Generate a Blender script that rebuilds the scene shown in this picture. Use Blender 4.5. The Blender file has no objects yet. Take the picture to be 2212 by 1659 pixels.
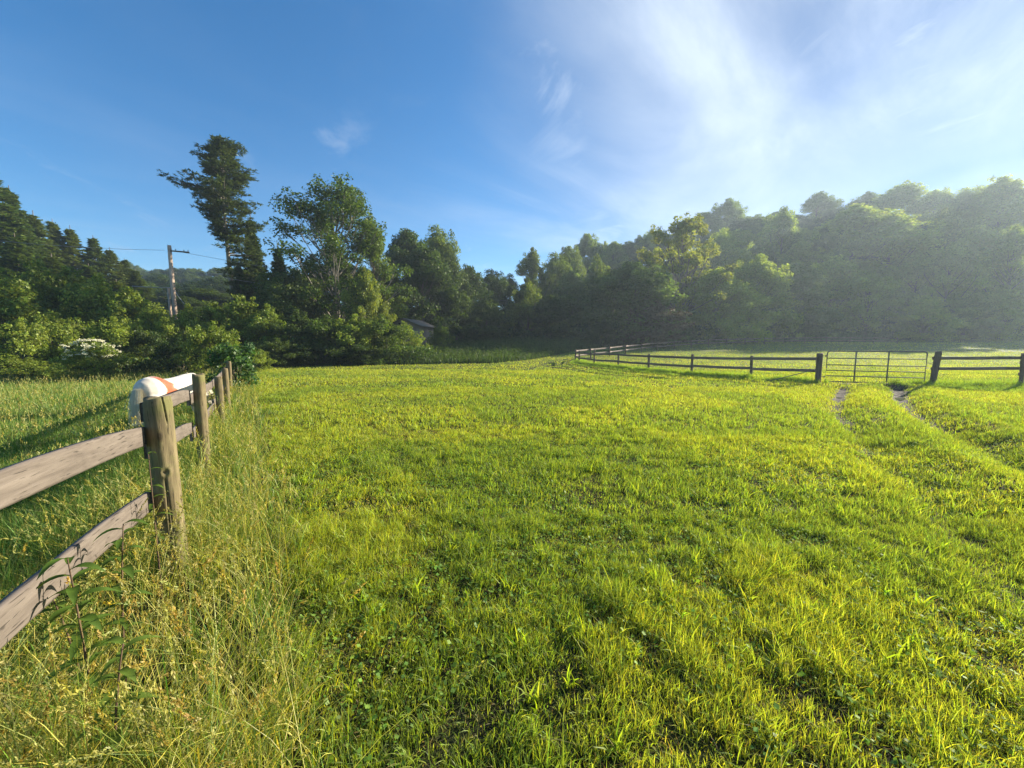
import bpy, math, random
import numpy as np
from mathutils import Vector, Matrix

SC = bpy.context.scene
COL = SC.collection
rng = np.random.default_rng(7)
random.seed(7)
R = math.radians
CAMH = 1.65
PITCH = R(5.73)
FP = 833.0
SUN_AZ, SUN_EL = R(58.0), R(20)

# ------------------------------------------------------------------ picture <-> place
def ray(px, py):
    x = (px - 1106) / FP
    y = (829.5 - py) / FP
    return (x, math.cos(PITCH) + y * math.sin(PITCH), y * math.cos(PITCH) - math.sin(PITCH))
def at(px, py, Y):
    d = ray(px, py)
    t = Y / d[1]
    return (d[0] * t, Y, CAMH + d[2] * t)
def gpt(px, py, z=0.0):
    d = ray(px, py)
    t = (z - CAMH) / d[2]
    return (d[0] * t, d[1] * t)

# ------------------------------------------------------------------ noise / helpers
def _hash(ix, iy, s):
    h = (ix.astype(np.int64) * 374761393 + iy.astype(np.int64) * 668265263 + s * 1442695041) & 0xFFFFFFFF
    h = ((h ^ (h >> 13)) * 1274126177) & 0xFFFFFFFF
    return ((h ^ (h >> 16)) & 0xFFFF) / 65535.0
def vnoise(x, y, s=0):
    x = np.asarray(x, float); y = np.asarray(y, float)
    ix, iy = np.floor(x), np.floor(y)
    fx, fy = x - ix, y - iy
    fx = fx * fx * (3 - 2 * fx); fy = fy * fy * (3 - 2 * fy)
    a = _hash(ix, iy, s); b = _hash(ix + 1, iy, s); c = _hash(ix, iy + 1, s); d = _hash(ix + 1, iy + 1, s)
    return a + (b - a) * fx + (c - a) * fy + (a - b - c + d) * fx * fy
def fbm(x, y, s=0, o=3):
    v, a, t = 0, 1.0, 0
    for i in range(o):
        v = v + a * vnoise(x * 2 ** i, y * 2 ** i, s + i * 17); t += a; a *= .5
    return v / t
def S(t):
    t = np.clip(t, 0, 1)
    return t * t * (3 - 2 * t)
def dist_poly(x, y, poly):
    x = np.asarray(x, float); y = np.asarray(y, float)
    best = np.full(x.shape, 1e9)
    for (ax, ay), (bx, by) in zip(poly[:-1], poly[1:]):
        dx, dy = bx - ax, by - ay
        t = np.clip(((x - ax) * dx + (y - ay) * dy) / (dx * dx + dy * dy + 1e-9), 0, 1)
        best = np.minimum(best, np.hypot(x - ax - t * dx, y - ay - t * dy))
    return best

# fence line between the field and the sunken pasture
FENCE = [(1.6, -4.0), (-.98, .2), (-2.36, 2.56), (-3.95, 4.83), (-5.7, 7.45), (-7.15, 9.6), (-8.9, 12.1), (-10.6, 14.6), (-12.4, 17.2), (-14.6, 20.4), (-17.6, 25), (-21, 31)]
def fence_side(x, y):
    """signed distance to the fence line, positive on the pasture side"""
    d = dist_poly(x, y, FENCE)
    fx = np.interp(y, [p[1] for p in FENCE], [p[0] for p in FENCE])
    return np.where(x < fx, d, -d)
RUT_L = [gpt(1822, 838), gpt(1812, 860), gpt(1808, 885), gpt(1822, 905), gpt(1868, 950), gpt(1890, 990), gpt(1960, 1040), gpt(2040, 1110), gpt(2150, 1240), gpt(2330, 1420)]
RUT_R = [gpt(1940, 838), gpt(1946, 860), gpt(1968, 880), gpt(2010, 908), gpt(2060, 932), gpt(2110, 955), gpt(2212, 1005), gpt(2420, 1090)]
RUT_F1 = [gpt(1140, 800), gpt(1160, 791), gpt(1185, 785), gpt(1225, 780)]
RUT_F2 = [gpt(1420, 818), gpt(1330, 812), gpt(1260, 803), gpt(1205, 795), gpt(1180, 792), gpt(1215, 786), gpt(1236, 781)]
PUD_L, PUD_R = gpt(1822, 856), gpt(1948, 855)
WEEDEDGE = [(-26, 30.5), (-20, 31), (-14, 32), (-8, 33), (-2, 34.5), (1.2, 38), (4.2, 43), (6.5, 47), (9, 52), (14, 58)]
def ridge(q):
    return np.interp(q, [-.3, -.1, .05, .12, .2, .4, .56, .9, 1.2, 1.33, 1.5, 1.75], [3, 5, 8, 14, 20, 26, 31, 34, 34, 31, 14, 2])
def ground(x, y):
    x = np.asarray(x, float); y = np.asarray(y, float)
    z = .05 * (fbm(x * .35, y * .35, 3) - .5) + .035 * (fbm(x * 1.3, y * 1.3, 5) - .5)
    z = z + 2.2 * S((y - 32) / 43) + .8 * S((y - 75) / 25)
    fs = fence_side(x, y)
    z = z - .45 * S((fs - .1) / 3.0) * S((34 - y) / 14)
    z = z + 7 * S((-x * .8 + y * .5 - 45) / 50)
    z = z + 19 * S((y - 105) / 90) * S((-x - 35) / 90)
    q = x / np.maximum(y, 20)
    z = z + 1.2 * ridge(q) * (np.clip((y - 88) / 62, 0, 1) * .85 + .15 * S((y - 88) / 62)) * S((x + 25) / 40) * (y > 60)
    z = z + 2.5 * (fbm(x * .03, y * .03, 9) - .5) * S((np.hypot(x, y) - 70) / 60)
    near = (np.abs(x) < 60) & (y < 40) & (y > -3)
    z = z - near * .10 * np.exp(-(dist_poly(x, y, RUT_L) / .28) ** 2) * S((y + 1) / 9)
    dR = dist_poly(x, y, RUT_R)
    z = z - near * .14 * np.exp(-(dR / .30) ** 2) + near * .10 * np.exp(-((dR - .75) / .35) ** 2) * S((np.interp(x, sorted([p[0] for p in RUT_R]), [p[1] for p in sorted(RUT_R)]) * 0 + 1))
    for c in (RUT_F1, RUT_F2):
        z = z - near * .10 * np.exp(-(dist_poly(x, y, c) / .35) ** 2)
    return z
def gz(x, y):
    return float(ground(np.array([x]), np.array([y]))[0])

# ------------------------------------------------------------------ mesh building
def np_mesh(name, verts, quads=None, tris=None, cols=None, smooth=False):
    me = bpy.data.meshes.new(name)
    nq = 0 if quads is None else len(quads)
    nt = 0 if tris is None else len(tris)
    me.vertices.add(len(verts))
    me.vertices.foreach_set('co', np.ascontiguousarray(verts, np.float32).ravel())
    li = []
    if nq: li.append(np.ascontiguousarray(quads, np.int32).ravel())
    if nt: li.append(np.ascontiguousarray(tris, np.int32).ravel())
    li = np.concatenate(li)
    me.loops.add(len(li)); me.loops.foreach_set('vertex_index', li)
    me.polygons.add(nq + nt)
    ls = np.concatenate([np.arange(nq, dtype=np.int32) * 4, nq * 4 + np.arange(nt, dtype=np.int32) * 3])
    me.polygons.foreach_set('loop_start', ls.astype(np.int32))
    if smooth: me.polygons.foreach_set('use_smooth', np.ones(nq + nt, bool))
    me.update(calc_edges=True)
    if cols is not None:
        c = np.ones((len(verts), 4), np.float32); c[:, :3] = cols
        me.color_attributes.new('Col', 'FLOAT_COLOR', 'POINT').data.foreach_set('color', c.ravel())
    return me
def link(name, me, mat, parent=None, loc=None):
    o = bpy.data.objects.new(name, me)
    COL.objects.link(o)
    if mat is not None and not len(me.materials): me.materials.append(mat)
    if parent is not None: o.parent = parent
    if loc is not None: o.location = loc
    return o
def tag(o, label=None, cat=None, group=None, kind=None):
    if label: o['label'] = label
    if cat: o['category'] = cat
    if group: o['group'] = group
    if kind: o['kind'] = kind
    return o
def empty(name, loc=(0, 0, 0), rz=0):
    o = bpy.data.objects.new(name, None); COL.objects.link(o)
    o.location = loc; o.rotation_euler = (0, 0, rz); o.empty_display_size = .2
    return o

class MB:
    def __init__(s): s.v = []; s.q = []; s.t = []; s.c = []; s.n = 0
    def add(s, v, q=None, t=None, c=None):
        v = np.asarray(v, float)
        s.v.append(v)
        if q is not None and len(q): s.q.append(np.asarray(q, int) + s.n)
        if t is not None and len(t): s.t.append(np.asarray(t, int) + s.n)
        s.c.append(np.ones((len(v), 3)) if c is None else np.broadcast_to(np.asarray(c, float), (len(v), 3)))
        s.n += len(v)
    def mesh(s, name, smooth=False):
        return np_mesh(name, np.concatenate(s.v), np.concatenate(s.q) if s.q else None, np.concatenate(s.t) if s.t else None, np.concatenate(s.c), smooth)
    def tube(s, pts, rad, n=7, cap=True, c=None):
        pts = np.asarray(pts, float); m = len(pts)
        rad = np.broadcast_to(np.asarray(rad, float), (m,))
        T = np.gradient(pts, axis=0); T /= np.linalg.norm(T, axis=1)[:, None] + 1e-9
        ref = np.array([0, 0, 1.0]) if abs(T[0][2]) < .9 else np.array([1.0, 0, 0])
        vs = []
        a = np.arange(n) / n * 2 * math.pi
        for i in range(m):
            u = np.cross(T[i], ref); u /= np.linalg.norm(u) + 1e-9
            w = np.cross(T[i], u)
            vs.append(pts[i] + rad[i] * (np.cos(a)[:, None] * u + np.sin(a)[:, None] * w))
        v = np.concatenate(vs)
        i0 = (np.arange(m - 1)[:, None] * n + np.arange(n)[None]).ravel()
        i1 = (np.arange(m - 1)[:, None] * n + (np.arange(n)[None] + 1) % n).ravel()
        q = np.stack([i0, i0 + n, i1 + n, i1], 1)
        t = None
        if cap:
            v = np.concatenate([v, pts[:1], pts[-1:]])
            k = np.arange(n); k1 = (k + 1) % n; b = (m - 1) * n
            t = np.concatenate([np.stack([k, k1, np.full(n, m * n)], 1), np.stack([b + k1, b + k, np.full(n, m * n + 1)], 1)])
        s.add(v, q, t, c)
    def box(s, x0, x1, y0, y1, z0, z1, c=None):
        v = [(x, y, z) for x in (x0, x1) for y in (y0, y1) for z in (z0, z1)]
        s.add(v, [(0, 1, 3, 2), (4, 6, 7, 5), (0, 4, 5, 1), (2, 3, 7, 6), (0, 2, 6, 4), (1, 5, 7, 3)], None, c)
    def strip(s, pts, hgt, thk, side, jit=0.0):
        """a board following pts, height along z, thickness along side"""
        pts = np.asarray(pts, float); m = len(pts)
        side = np.asarray(side, float)
        hh = np.broadcast_to(np.asarray(hgt, float), (m,))
        prof = [(-.5, -.5), (-.5, -.42), (-.5, .42), (-.5, .5), (.5, .5), (.5, .42), (.5, -.42), (.5, -.5)]
        vs = []
        for i in range(m):
            for (a, b) in prof:
                e = .9 if abs(b) == .5 else 1.0
                j = (random.random() - .5) * jit
                vs.append(pts[i] + side * a * thk * e + np.array([0, 0, b * hh[i] + j * (abs(b) > .4)]))
        n = 8
        i0 = (np.arange(m - 1)[:, None] * n + np.arange(n)[None]).ravel()
        i1 = (np.arange(m - 1)[:, None] * n + (np.arange(n)[None] + 1) % n).ravel()
        q = np.stack([i0, i0 + n, i1 + n, i1], 1).tolist()
        for b in (0, (m - 1) * n):
            f = [(0, 1, 6, 7), (1, 2, 5, 6), (2, 3, 4, 5)]
            q += [tuple(b + k for k in (ff if b else ff[::-1])) for ff in f]
        s.add(np.array(vs), q)

# ------------------------------------------------------------------ materials
def newmat(name):
    m = bpy.data.materials.new(name); m.use_nodes = True
    nt = m.node_tree
    for n in list(nt.nodes): nt.nodes.remove(n)
    out = nt.nodes.new('ShaderNodeOutputMaterial')
    return m, nt, out
def N(nt, typ, **kw):
    n = nt.nodes.new(typ)
    for k, v in kw.items():
        if k.startswith('i_'):
            n.inputs[k[2:].replace('_', ' ')].default_value = v
        else:
            setattr(n, k, v)
    return n
def mixc(nt, a, b, f, mode='MIX'):
    n = nt.nodes.new('ShaderNodeMix'); n.data_type = 'RGBA'; n.blend_type = mode
    for sock, v in ((n.inputs[6], a), (n.inputs[7], b), (n.inputs[0], f)):
        if hasattr(v, 'is_linked') or isinstance(v, bpy.types.NodeSocket): nt.links.new(v, sock)
        elif isinstance(v, (int, float)): sock.default_value = v
        else: sock.default_value = (*v, 1)
    return n.outputs[2]
def maprange(nt, v, a, b, c, d, smooth=False):
    n = nt.nodes.new('ShaderNodeMapRange')
    if smooth: n.interpolation_type = 'SMOOTHSTEP'
    nt.links.new(v, n.inputs[0])
    for i, k in enumerate((a, b, c, d)): n.inputs[i + 1].default_value = k
    return n.outputs[0]
def noise(nt, vec, scale, detail=3, rough=.55, dist=0):
    n = nt.nodes.new('ShaderNodeTexNoise')
    n.inputs['Scale'].default_value = scale; n.inputs['Detail'].default_value = detail
    n.inputs['Roughness'].default_value = rough; n.inputs['Distortion'].default_value = dist
    if vec is not None: nt.links.new(vec, n.inputs['Vector'])
    return n.outputs[0]
def mapping(nt, vec, scale=(1, 1, 1), rot=(0, 0, 0), loc=(0, 0, 0)):
    n = nt.nodes.new('ShaderNodeMapping')
    n.inputs['Scale'].default_value = scale; n.inputs['Rotation'].default_value = rot; n.inputs['Location'].default_value = loc
    nt.links.new(vec, n.inputs[0]); return n.outputs[0]

def leafmat(name, base, trans=.42, tcol=None, gloss=.05, grough=.45, var=.25):
    m, nt, out = newmat(name)
    at_ = N(nt, 'ShaderNodeAttribute', attribute_name='Col')
    oi = N(nt, 'ShaderNodeObjectInfo')
    c = mixc(nt, base, at_.outputs['Color'], 1.0, 'MULTIPLY')
    rv = maprange(nt, oi.outputs['Random'], 0, 1, 1 - var, 1 + var)
    h = N(nt, 'ShaderNodeHueSaturation'); nt.links.new(c, h.inputs['Color']); nt.links.new(rv, h.inputs['Value'])
    hr = maprange(nt, oi.outputs['Random'], 0, 1, .515, .487); nt.links.new(hr, h.inputs['Hue'])
    c = h.outputs[0]
    tc = mixc(nt, c, tcol or (1.5, 1.5, .7), 1.0, 'MULTIPLY')
    d = N(nt, 'ShaderNodeBsdfDiffuse'); nt.links.new(c, d.inputs[0])
    t = N(nt, 'ShaderNodeBsdfTranslucent'); nt.links.new(tc, t.inputs[0])
    g = N(nt, 'ShaderNodeBsdfGlossy'); g.inputs['Roughness'].default_value = grough; g.inputs[0].default_value = (.9, .95, .8, 1)
    a = N(nt, 'ShaderNodeMixShader'); a.inputs[0].default_value = trans
    nt.links.new(d.outputs[0], a.inputs[1]); nt.links.new(t.outputs[0], a.inputs[2])
    b = N(nt, 'ShaderNodeMixShader'); b.inputs[0].default_value = gloss
    nt.links.new(a.outputs[0], b.inputs[1]); nt.links.new(g.outputs[0], b.inputs[2])
    nt.links.new(b.outputs[0], out.inputs[0])
    return m
def woodmat(name, c1, c2, moss=None, dirn='z', scale=1.0, rough=.85, bump=.4):
    m, nt, out = newmat(name)
    tc = N(nt, 'ShaderNodeTexCoord').outputs['Object']
    sc = {'z': (14, 14, 1.1), 'x': (1.1, 14, 14)}[dirn]
    v = mapping(nt, tc, tuple(k * scale for k in sc))
    g = noise(nt, v, 3.0, 6, .65, .6)
    f = maprange(nt, g, .32, .68, 0, 1)
    c = mixc(nt, c1, c2, f)
    crack = noise(nt, mapping(nt, tc, tuple(k * scale * 1.6 for k in sc)), 4.0, 3, .5, .3)
    c = mixc(nt, c, tuple(k * .25 for k in c1), maprange(nt, crack, .60, .66, 0, .8))
    if moss:
        b = noise(nt, tc, 7 * scale, 4, .6)
        c = mixc(nt, c, moss, maprange(nt, b, .45, .65, 0, .75))
    kn = N(nt, 'ShaderNodeTexVoronoi'); kn.inputs['Scale'].default_value = 2.2 * scale; nt.links.new(mapping(nt, tc, (1, 1, 3) if dirn == 'x' else (3, 3, 1)), kn.inputs['Vector'])
    c = mixc(nt, c, tuple(k * .3 for k in c1), maprange(nt, kn.outputs['Distance'], .05, .11, .85, 0))
    blot = noise(nt, tc, 3 * scale, 3)
    c = mixc(nt, c, tuple(k * .55 for k in c1), maprange(nt, blot, .5, .75, 0, .6))
    p = N(nt, 'ShaderNodeBsdfPrincipled'); nt.links.new(c, p.inputs['Base Color']); p.inputs['Roughness'].default_value = rough
    p.inputs['Specular IOR Level'].default_value = .25
    bp = N(nt, 'ShaderNodeBump'); bp.inputs['Strength'].default_value = bump; bp.inputs['Distance'].default_value = .01
    nt.links.new(g, bp.inputs['Height']); nt.links.new(bp.outputs[0], p.inputs['Normal'])
    nt.links.new(p.outputs[0], out.inputs[0])
    return m
def plainmat(name, col, rough=.7, metal=0, var=.3, scale=6, bump=0):
    m, nt, out = newmat(name)
    tc = N(nt, 'ShaderNodeTexCoord').outputs['Object']
    n = noise(nt, tc, scale, 5, .6)
    c = mixc(nt, tuple(k * (1 - var) for k in col), tuple(min(1, k * (1 + var)) for k in col), maprange(nt, n, .3, .7, 0, 1))
    p = N(nt, 'ShaderNodeBsdfPrincipled'); nt.links.new(c, p.inputs['Base Color'])
    p.inputs['Roughness'].default_value = rough; p.inputs['Metallic'].default_value = metal
    p.inputs['Specular IOR Level'].default_value = .3
    if bump:
        bp = N(nt, 'ShaderNodeBump'); bp.inputs['Strength'].default_value = bump; bp.inputs['Distance'].default_value = .02
        nt.links.new(n, bp.inputs['Height']); nt.links.new(bp.outputs[0], p.inputs['Normal'])
    nt.links.new(p.outputs[0], out.inputs[0])
    return m

M = {}
M['grass'] = leafmat('grass_blade', (.302, .352, .054), .50, (1.48, 1.40, .42), .02, .5, 0)
M['tall'] = leafmat('tall_grass_blade', (.20, .235, .055), .42, (1.45, 1.35, .5), .02, .5, 0)
M['weed'] = leafmat('weed_leaf', (.065, .10, .022), .42, (1.5, 1.4, .5), .02, .5, .15)  # base colour darkened to stand in for tree shade missing on the far weeds
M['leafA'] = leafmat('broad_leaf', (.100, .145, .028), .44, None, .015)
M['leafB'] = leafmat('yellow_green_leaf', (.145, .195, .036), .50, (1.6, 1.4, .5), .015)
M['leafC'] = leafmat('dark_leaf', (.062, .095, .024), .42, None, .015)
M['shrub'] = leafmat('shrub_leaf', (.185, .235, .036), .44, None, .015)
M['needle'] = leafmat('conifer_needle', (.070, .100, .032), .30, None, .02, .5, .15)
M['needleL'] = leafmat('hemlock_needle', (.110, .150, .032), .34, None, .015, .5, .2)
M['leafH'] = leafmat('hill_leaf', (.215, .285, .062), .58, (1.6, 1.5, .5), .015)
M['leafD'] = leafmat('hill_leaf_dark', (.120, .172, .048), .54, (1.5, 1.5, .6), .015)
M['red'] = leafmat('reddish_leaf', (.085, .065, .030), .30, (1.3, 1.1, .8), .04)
M['vine'] = leafmat('vine_leaf', (.06, .12, .03), .38, None, .03, .45)
M['blossom'] = leafmat('cream_blossom', (.72, .70, .50), .3, (1, 1, .8), .0)
M['bark'] = woodmat('bark', (.085, .068, .050), (.17, .145, .115), None, 'z', .25)
M['barkL'] = woodmat('pale_bark', (.16, .14, .11), (.30, .27, .22), None, 'z', .25)
M['post'] = woodmat('mossy_post', (.115, .088, .048), (.23, .185, .095), (.155, .155, .05), 'z', 1.0)
M['rail'] = woodmat('weathered_board', (.104, .084, .069), (.178, .148, .122), None, 'x', 1.0, .75, .25)
M['dpost'] = woodmat('brown_fence_post', (.10, .068, .045), (.19, .13, .09), None, 'z', .8)
M['drail'] = woodmat('brown_fence_board', (.13, .09, .065), (.24, .17, .13), None, 'x', .6, .6)
M['gate'] = plainmat('galvanised_pipe', (.10, .11, .10), .8, .0, .25, 9)
M['pole'] = woodmat('pole_wood', (.38, .28, .20), (.54, .42, .32), None, 'z', .5)
M['wire'] = plainmat('wire', (.30, .30, .30), .5, .3, .1)
M['shed'] = plainmat('shed_board', (.22, .19, .15), .85, 0, .2, 3)
M['shedroof'] = plainmat('shed_roof', (.15, .13, .11), .85, 0, .2, 2)
M['dark'] = plainmat('dark_opening', (.01, .01, .01), .9)

# ------------------------------------------------------------------ ground sheet
def build_ground():
    n = 620
    u = np.linspace(-1, 1, n)
    a, L = 8.0, 460.0
    b = math.asinh(L / a)
    xs = a * np.sinh(b * u)
    v = np.linspace(-.62, 1, n)
    ys = 9.0 + a * np.sinh(b * v) * 1.0
    X, Y = np.meshgrid(xs, ys)
    Z = ground(X.ravel(), Y.ravel())
    V = np.stack([X.ravel(), Y.ravel(), Z], 1)
    i = (np.arange(n - 1)[:, None] * n + np.arange(n - 1)[None]).ravel()
    Q = np.stack([i, i + 1, i + n + 1, i + n], 1)
    x, y = X.ravel(), Y.ravel()
    mud = np.zeros(len(x)); near = (x > -5) & (x < 60) & (y > 0) & (y < 34)
    xm, ym = x[near], y[near]
    md = np.exp(-(dist_poly(xm, ym, RUT_L[:2]) / .27) ** 2) + .6 * np.exp(-(dist_poly(xm, ym, RUT_L[1:4]) / .22) ** 2) + np.exp(-(dist_poly(xm, ym, RUT_R[:2]) / .30) ** 2) + .6 * np.exp(-(dist_poly(xm, ym, RUT_R[1:4]) / .25) ** 2) + .6 * np.exp(-(dist_poly(xm, ym, RUT_R[3:]) / .2) ** 2) + .5 * np.exp(-(dist_poly(xm, ym, RUT_L[3:]) / .2) ** 2)
    g0, g1 = (13.3, 16.7), (16.7, 15.3)
    md += .9 * np.exp(-(np.hypot(xm - 14.25, (ym - 16.6)) / .75) ** 2) + .9 * np.exp(-(np.hypot(xm - 16.0, (ym - 16.0)) / .8) ** 2)
    md += .5 * np.exp(-(np.hypot((xm - 16.2), (ym - 19)) / 1.3) ** 2)
    mud[near] = np.clip(md, 0, 1)
    far = S((np.hypot(x, y) - 22) / 40)
    cols = np.stack([mud, far, np.zeros(len(x))], 1)
    me = np_mesh('ground', V, Q, None, cols, True)
    m, nt, out = newmat('turf_and_soil')
    tc = N(nt, 'ShaderNodeTexCoord').outputs['Object']
    col = N(nt, 'ShaderNodeAttribute', attribute_name='Col')
    sep = N(nt, 'ShaderNodeSeparateColor'); nt.links.new(col.outputs['Color'], sep.inputs[0])
    n1 = noise(nt, tc, 1.7, 5, .6); n2 = noise(nt, tc, 22, 3, .6); n3 = noise(nt, tc, .12, 4, .6)
    thatch = mixc(nt, (.016, .014, .008), (.040, .036, .015), maprange(nt, n2, .35, .65, 0, 1))
    thatch = mixc(nt, thatch, (.030, .045, .012), maprange(nt, n1, .4, .65, 0, .8))
    turf = mixc(nt, (.135, .165, .030), (.085, .120, .025), maprange(nt, n1, .35, .65, 0, 1))
    turf = mixc(nt, turf, (.17, .17, .05), maprange(nt, n3, .45, .65, 0, .6))
    c = mixc(nt, thatch, turf, sep.outputs[1])
    mudc = mixc(nt, (.055, .044, .034), (.12, .098, .078), maprange(nt, n2, .35, .65, 0, 1))
    mm = N(nt, 'ShaderNodeMath', operation='MULTIPLY_ADD'); nt.links.new(sep.outputs[0], mm.inputs[0]); mm.inputs[1].default_value = 1.5
    nn = maprange(nt, n1, .3, .7, -.45, .15); nt.links.new(nn, mm.inputs[2]); mm.use_clamp = True
    c = mixc(nt, c, mudc, mm.outputs[0])
    p = N(nt, 'ShaderNodeBsdfPrincipled'); nt.links.new(c, p.inputs['Base Color']); p.inputs['Roughness'].default_value = .95
    p.inputs['Specular IOR Level'].default_value = .1
    bp = N(nt, 'ShaderNodeBump'); bp.inputs['Strength'].default_value = .6; bp.inputs['Distance'].default_value = .04
    nt.links.new(n2, bp.inputs['Height']); nt.links.new(bp.outputs[0], p.inputs['Normal'])
    nt.links.new(p.outputs[0], out.inputs[0])
    o = link('ground', me, m); tag(o, kind='structure')
build_ground()

# ------------------------------------------------------------------ grass
def blades(P, h, w, lean, leanaz, faceaz, col, seg=3):
    """tapered bent blades; P (n,3)"""
    n = len(P)
    L = np.stack([np.cos(leanaz), np.sin(leanaz), np.zeros(n)], 1)
    Fd = np.stack([np.cos(faceaz), np.sin(faceaz), np.zeros(n)], 1)
    vs = []
    for i in range(seg):
        t = i / seg
        c = P + np.array([0, 0, 1]) * (h * t * (1 - .35 * lean * t))[:, None] + L * (h * lean * t ** 1.8)[:, None]
        ww = (w * .5 * (1 - t ** 2 * .7))[:, None]
        vs += [c - Fd * ww, c + Fd * ww]
    tip = P + np.array([0, 0, 1]) * (h * (1 - .35 * lean))[:, None] + L * (h * lean)[:, None]
    vs.append(tip)
    k = 2 * seg + 1
    V = np.stack(vs, 1).reshape(-1, 3)
    b = np.arange(n) * k
    Q = [np.stack([b + 2 * i, b + 2 * i + 1, b + 2 * i + 3, b + 2 * i + 2], 1) for i in range(seg - 1)]
    T = np.stack([b + 2 * (seg - 1), b + 2 * (seg - 1) + 1, b + 2 * seg], 1)
    C = np.repeat(col, k, axis=0)
    return V, (np.concatenate(Q) if Q else None), T, C
def leafquads(Cn, U, Vv, col):
    """pointed quad leaves: centre, half-length vector, half-width vector"""
    V = np.stack([Cn - U, Cn + Vv - U * .15, Cn + U, Cn - Vv - U * .15], 1).reshape(-1, 3)
    b = np.arange(len(Cn)) * 4
    return V, np.stack([b, b + 1, b + 2, b + 3], 1), np.repeat(col, 4, axis=0)
def rnd_wedge(n, y0, y1, slope=1.45, pad=.6):
    """uniform points over the wedge the photograph covers"""
    y = np.sqrt(rng.uniform(y0 ** 2, y1 ** 2, n))
    x = rng.uniform(-1, 1, n) * (slope * y + pad)
    return x, y
def gcolor(n, base, var=.22, hue=.12):
    b = 1 + rng.normal(0, var, n)
    c = np.tile(np.array(base, float), (n, 1)) * np.clip(b, .45, 1.7)[:, None]
    c[:, 0] *= 1 + rng.normal(0, hue, n); c[:, 2] *= 1 + rng.normal(0, .2, n)
    return np.clip(c, .02, 6)

def tallmask(x, y):
    """how far (0..1) a spot belongs to the unmown strip at the board fence"""
    fs = fence_side(x, y)
    w = .72 + .25 * (fbm(x * .9, y * .9, 31) - .5) * 2
    w = w + .10 * S((3 - y) / 2)
    return S((fs + w + .25) / .5)
def weedfield(x, y):
    ye = np.interp(x, [p[0] for p in WEEDEDGE], [p[1] for p in WEEDEDGE])
    return S((y - ye + .8 * (fbm(x * .5, y * .5, 41) - .5)) / .6) * (x < 14) * (x > -26)
PADFENCE = [(22.4, 15.6), (16.7, 15.3), (13.3, 16.7), (11.7, 18.6), (9.7, 20.8), (8.5, 24), (7.5, 27.4), (6.6, 30.5), (6.0, 34.2), (6.6, 37.6)]
def in_paddock(x, y):
    return (x > np.interp(y, [15.5, 18.6, 20.8, 24, 27.4, 30.5, 34.2, 37.6, 60], [16, 11.7, 9.7, 8.5, 7.5, 6.6, 6, 6.6, 12])) & (y > 15.5)

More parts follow.
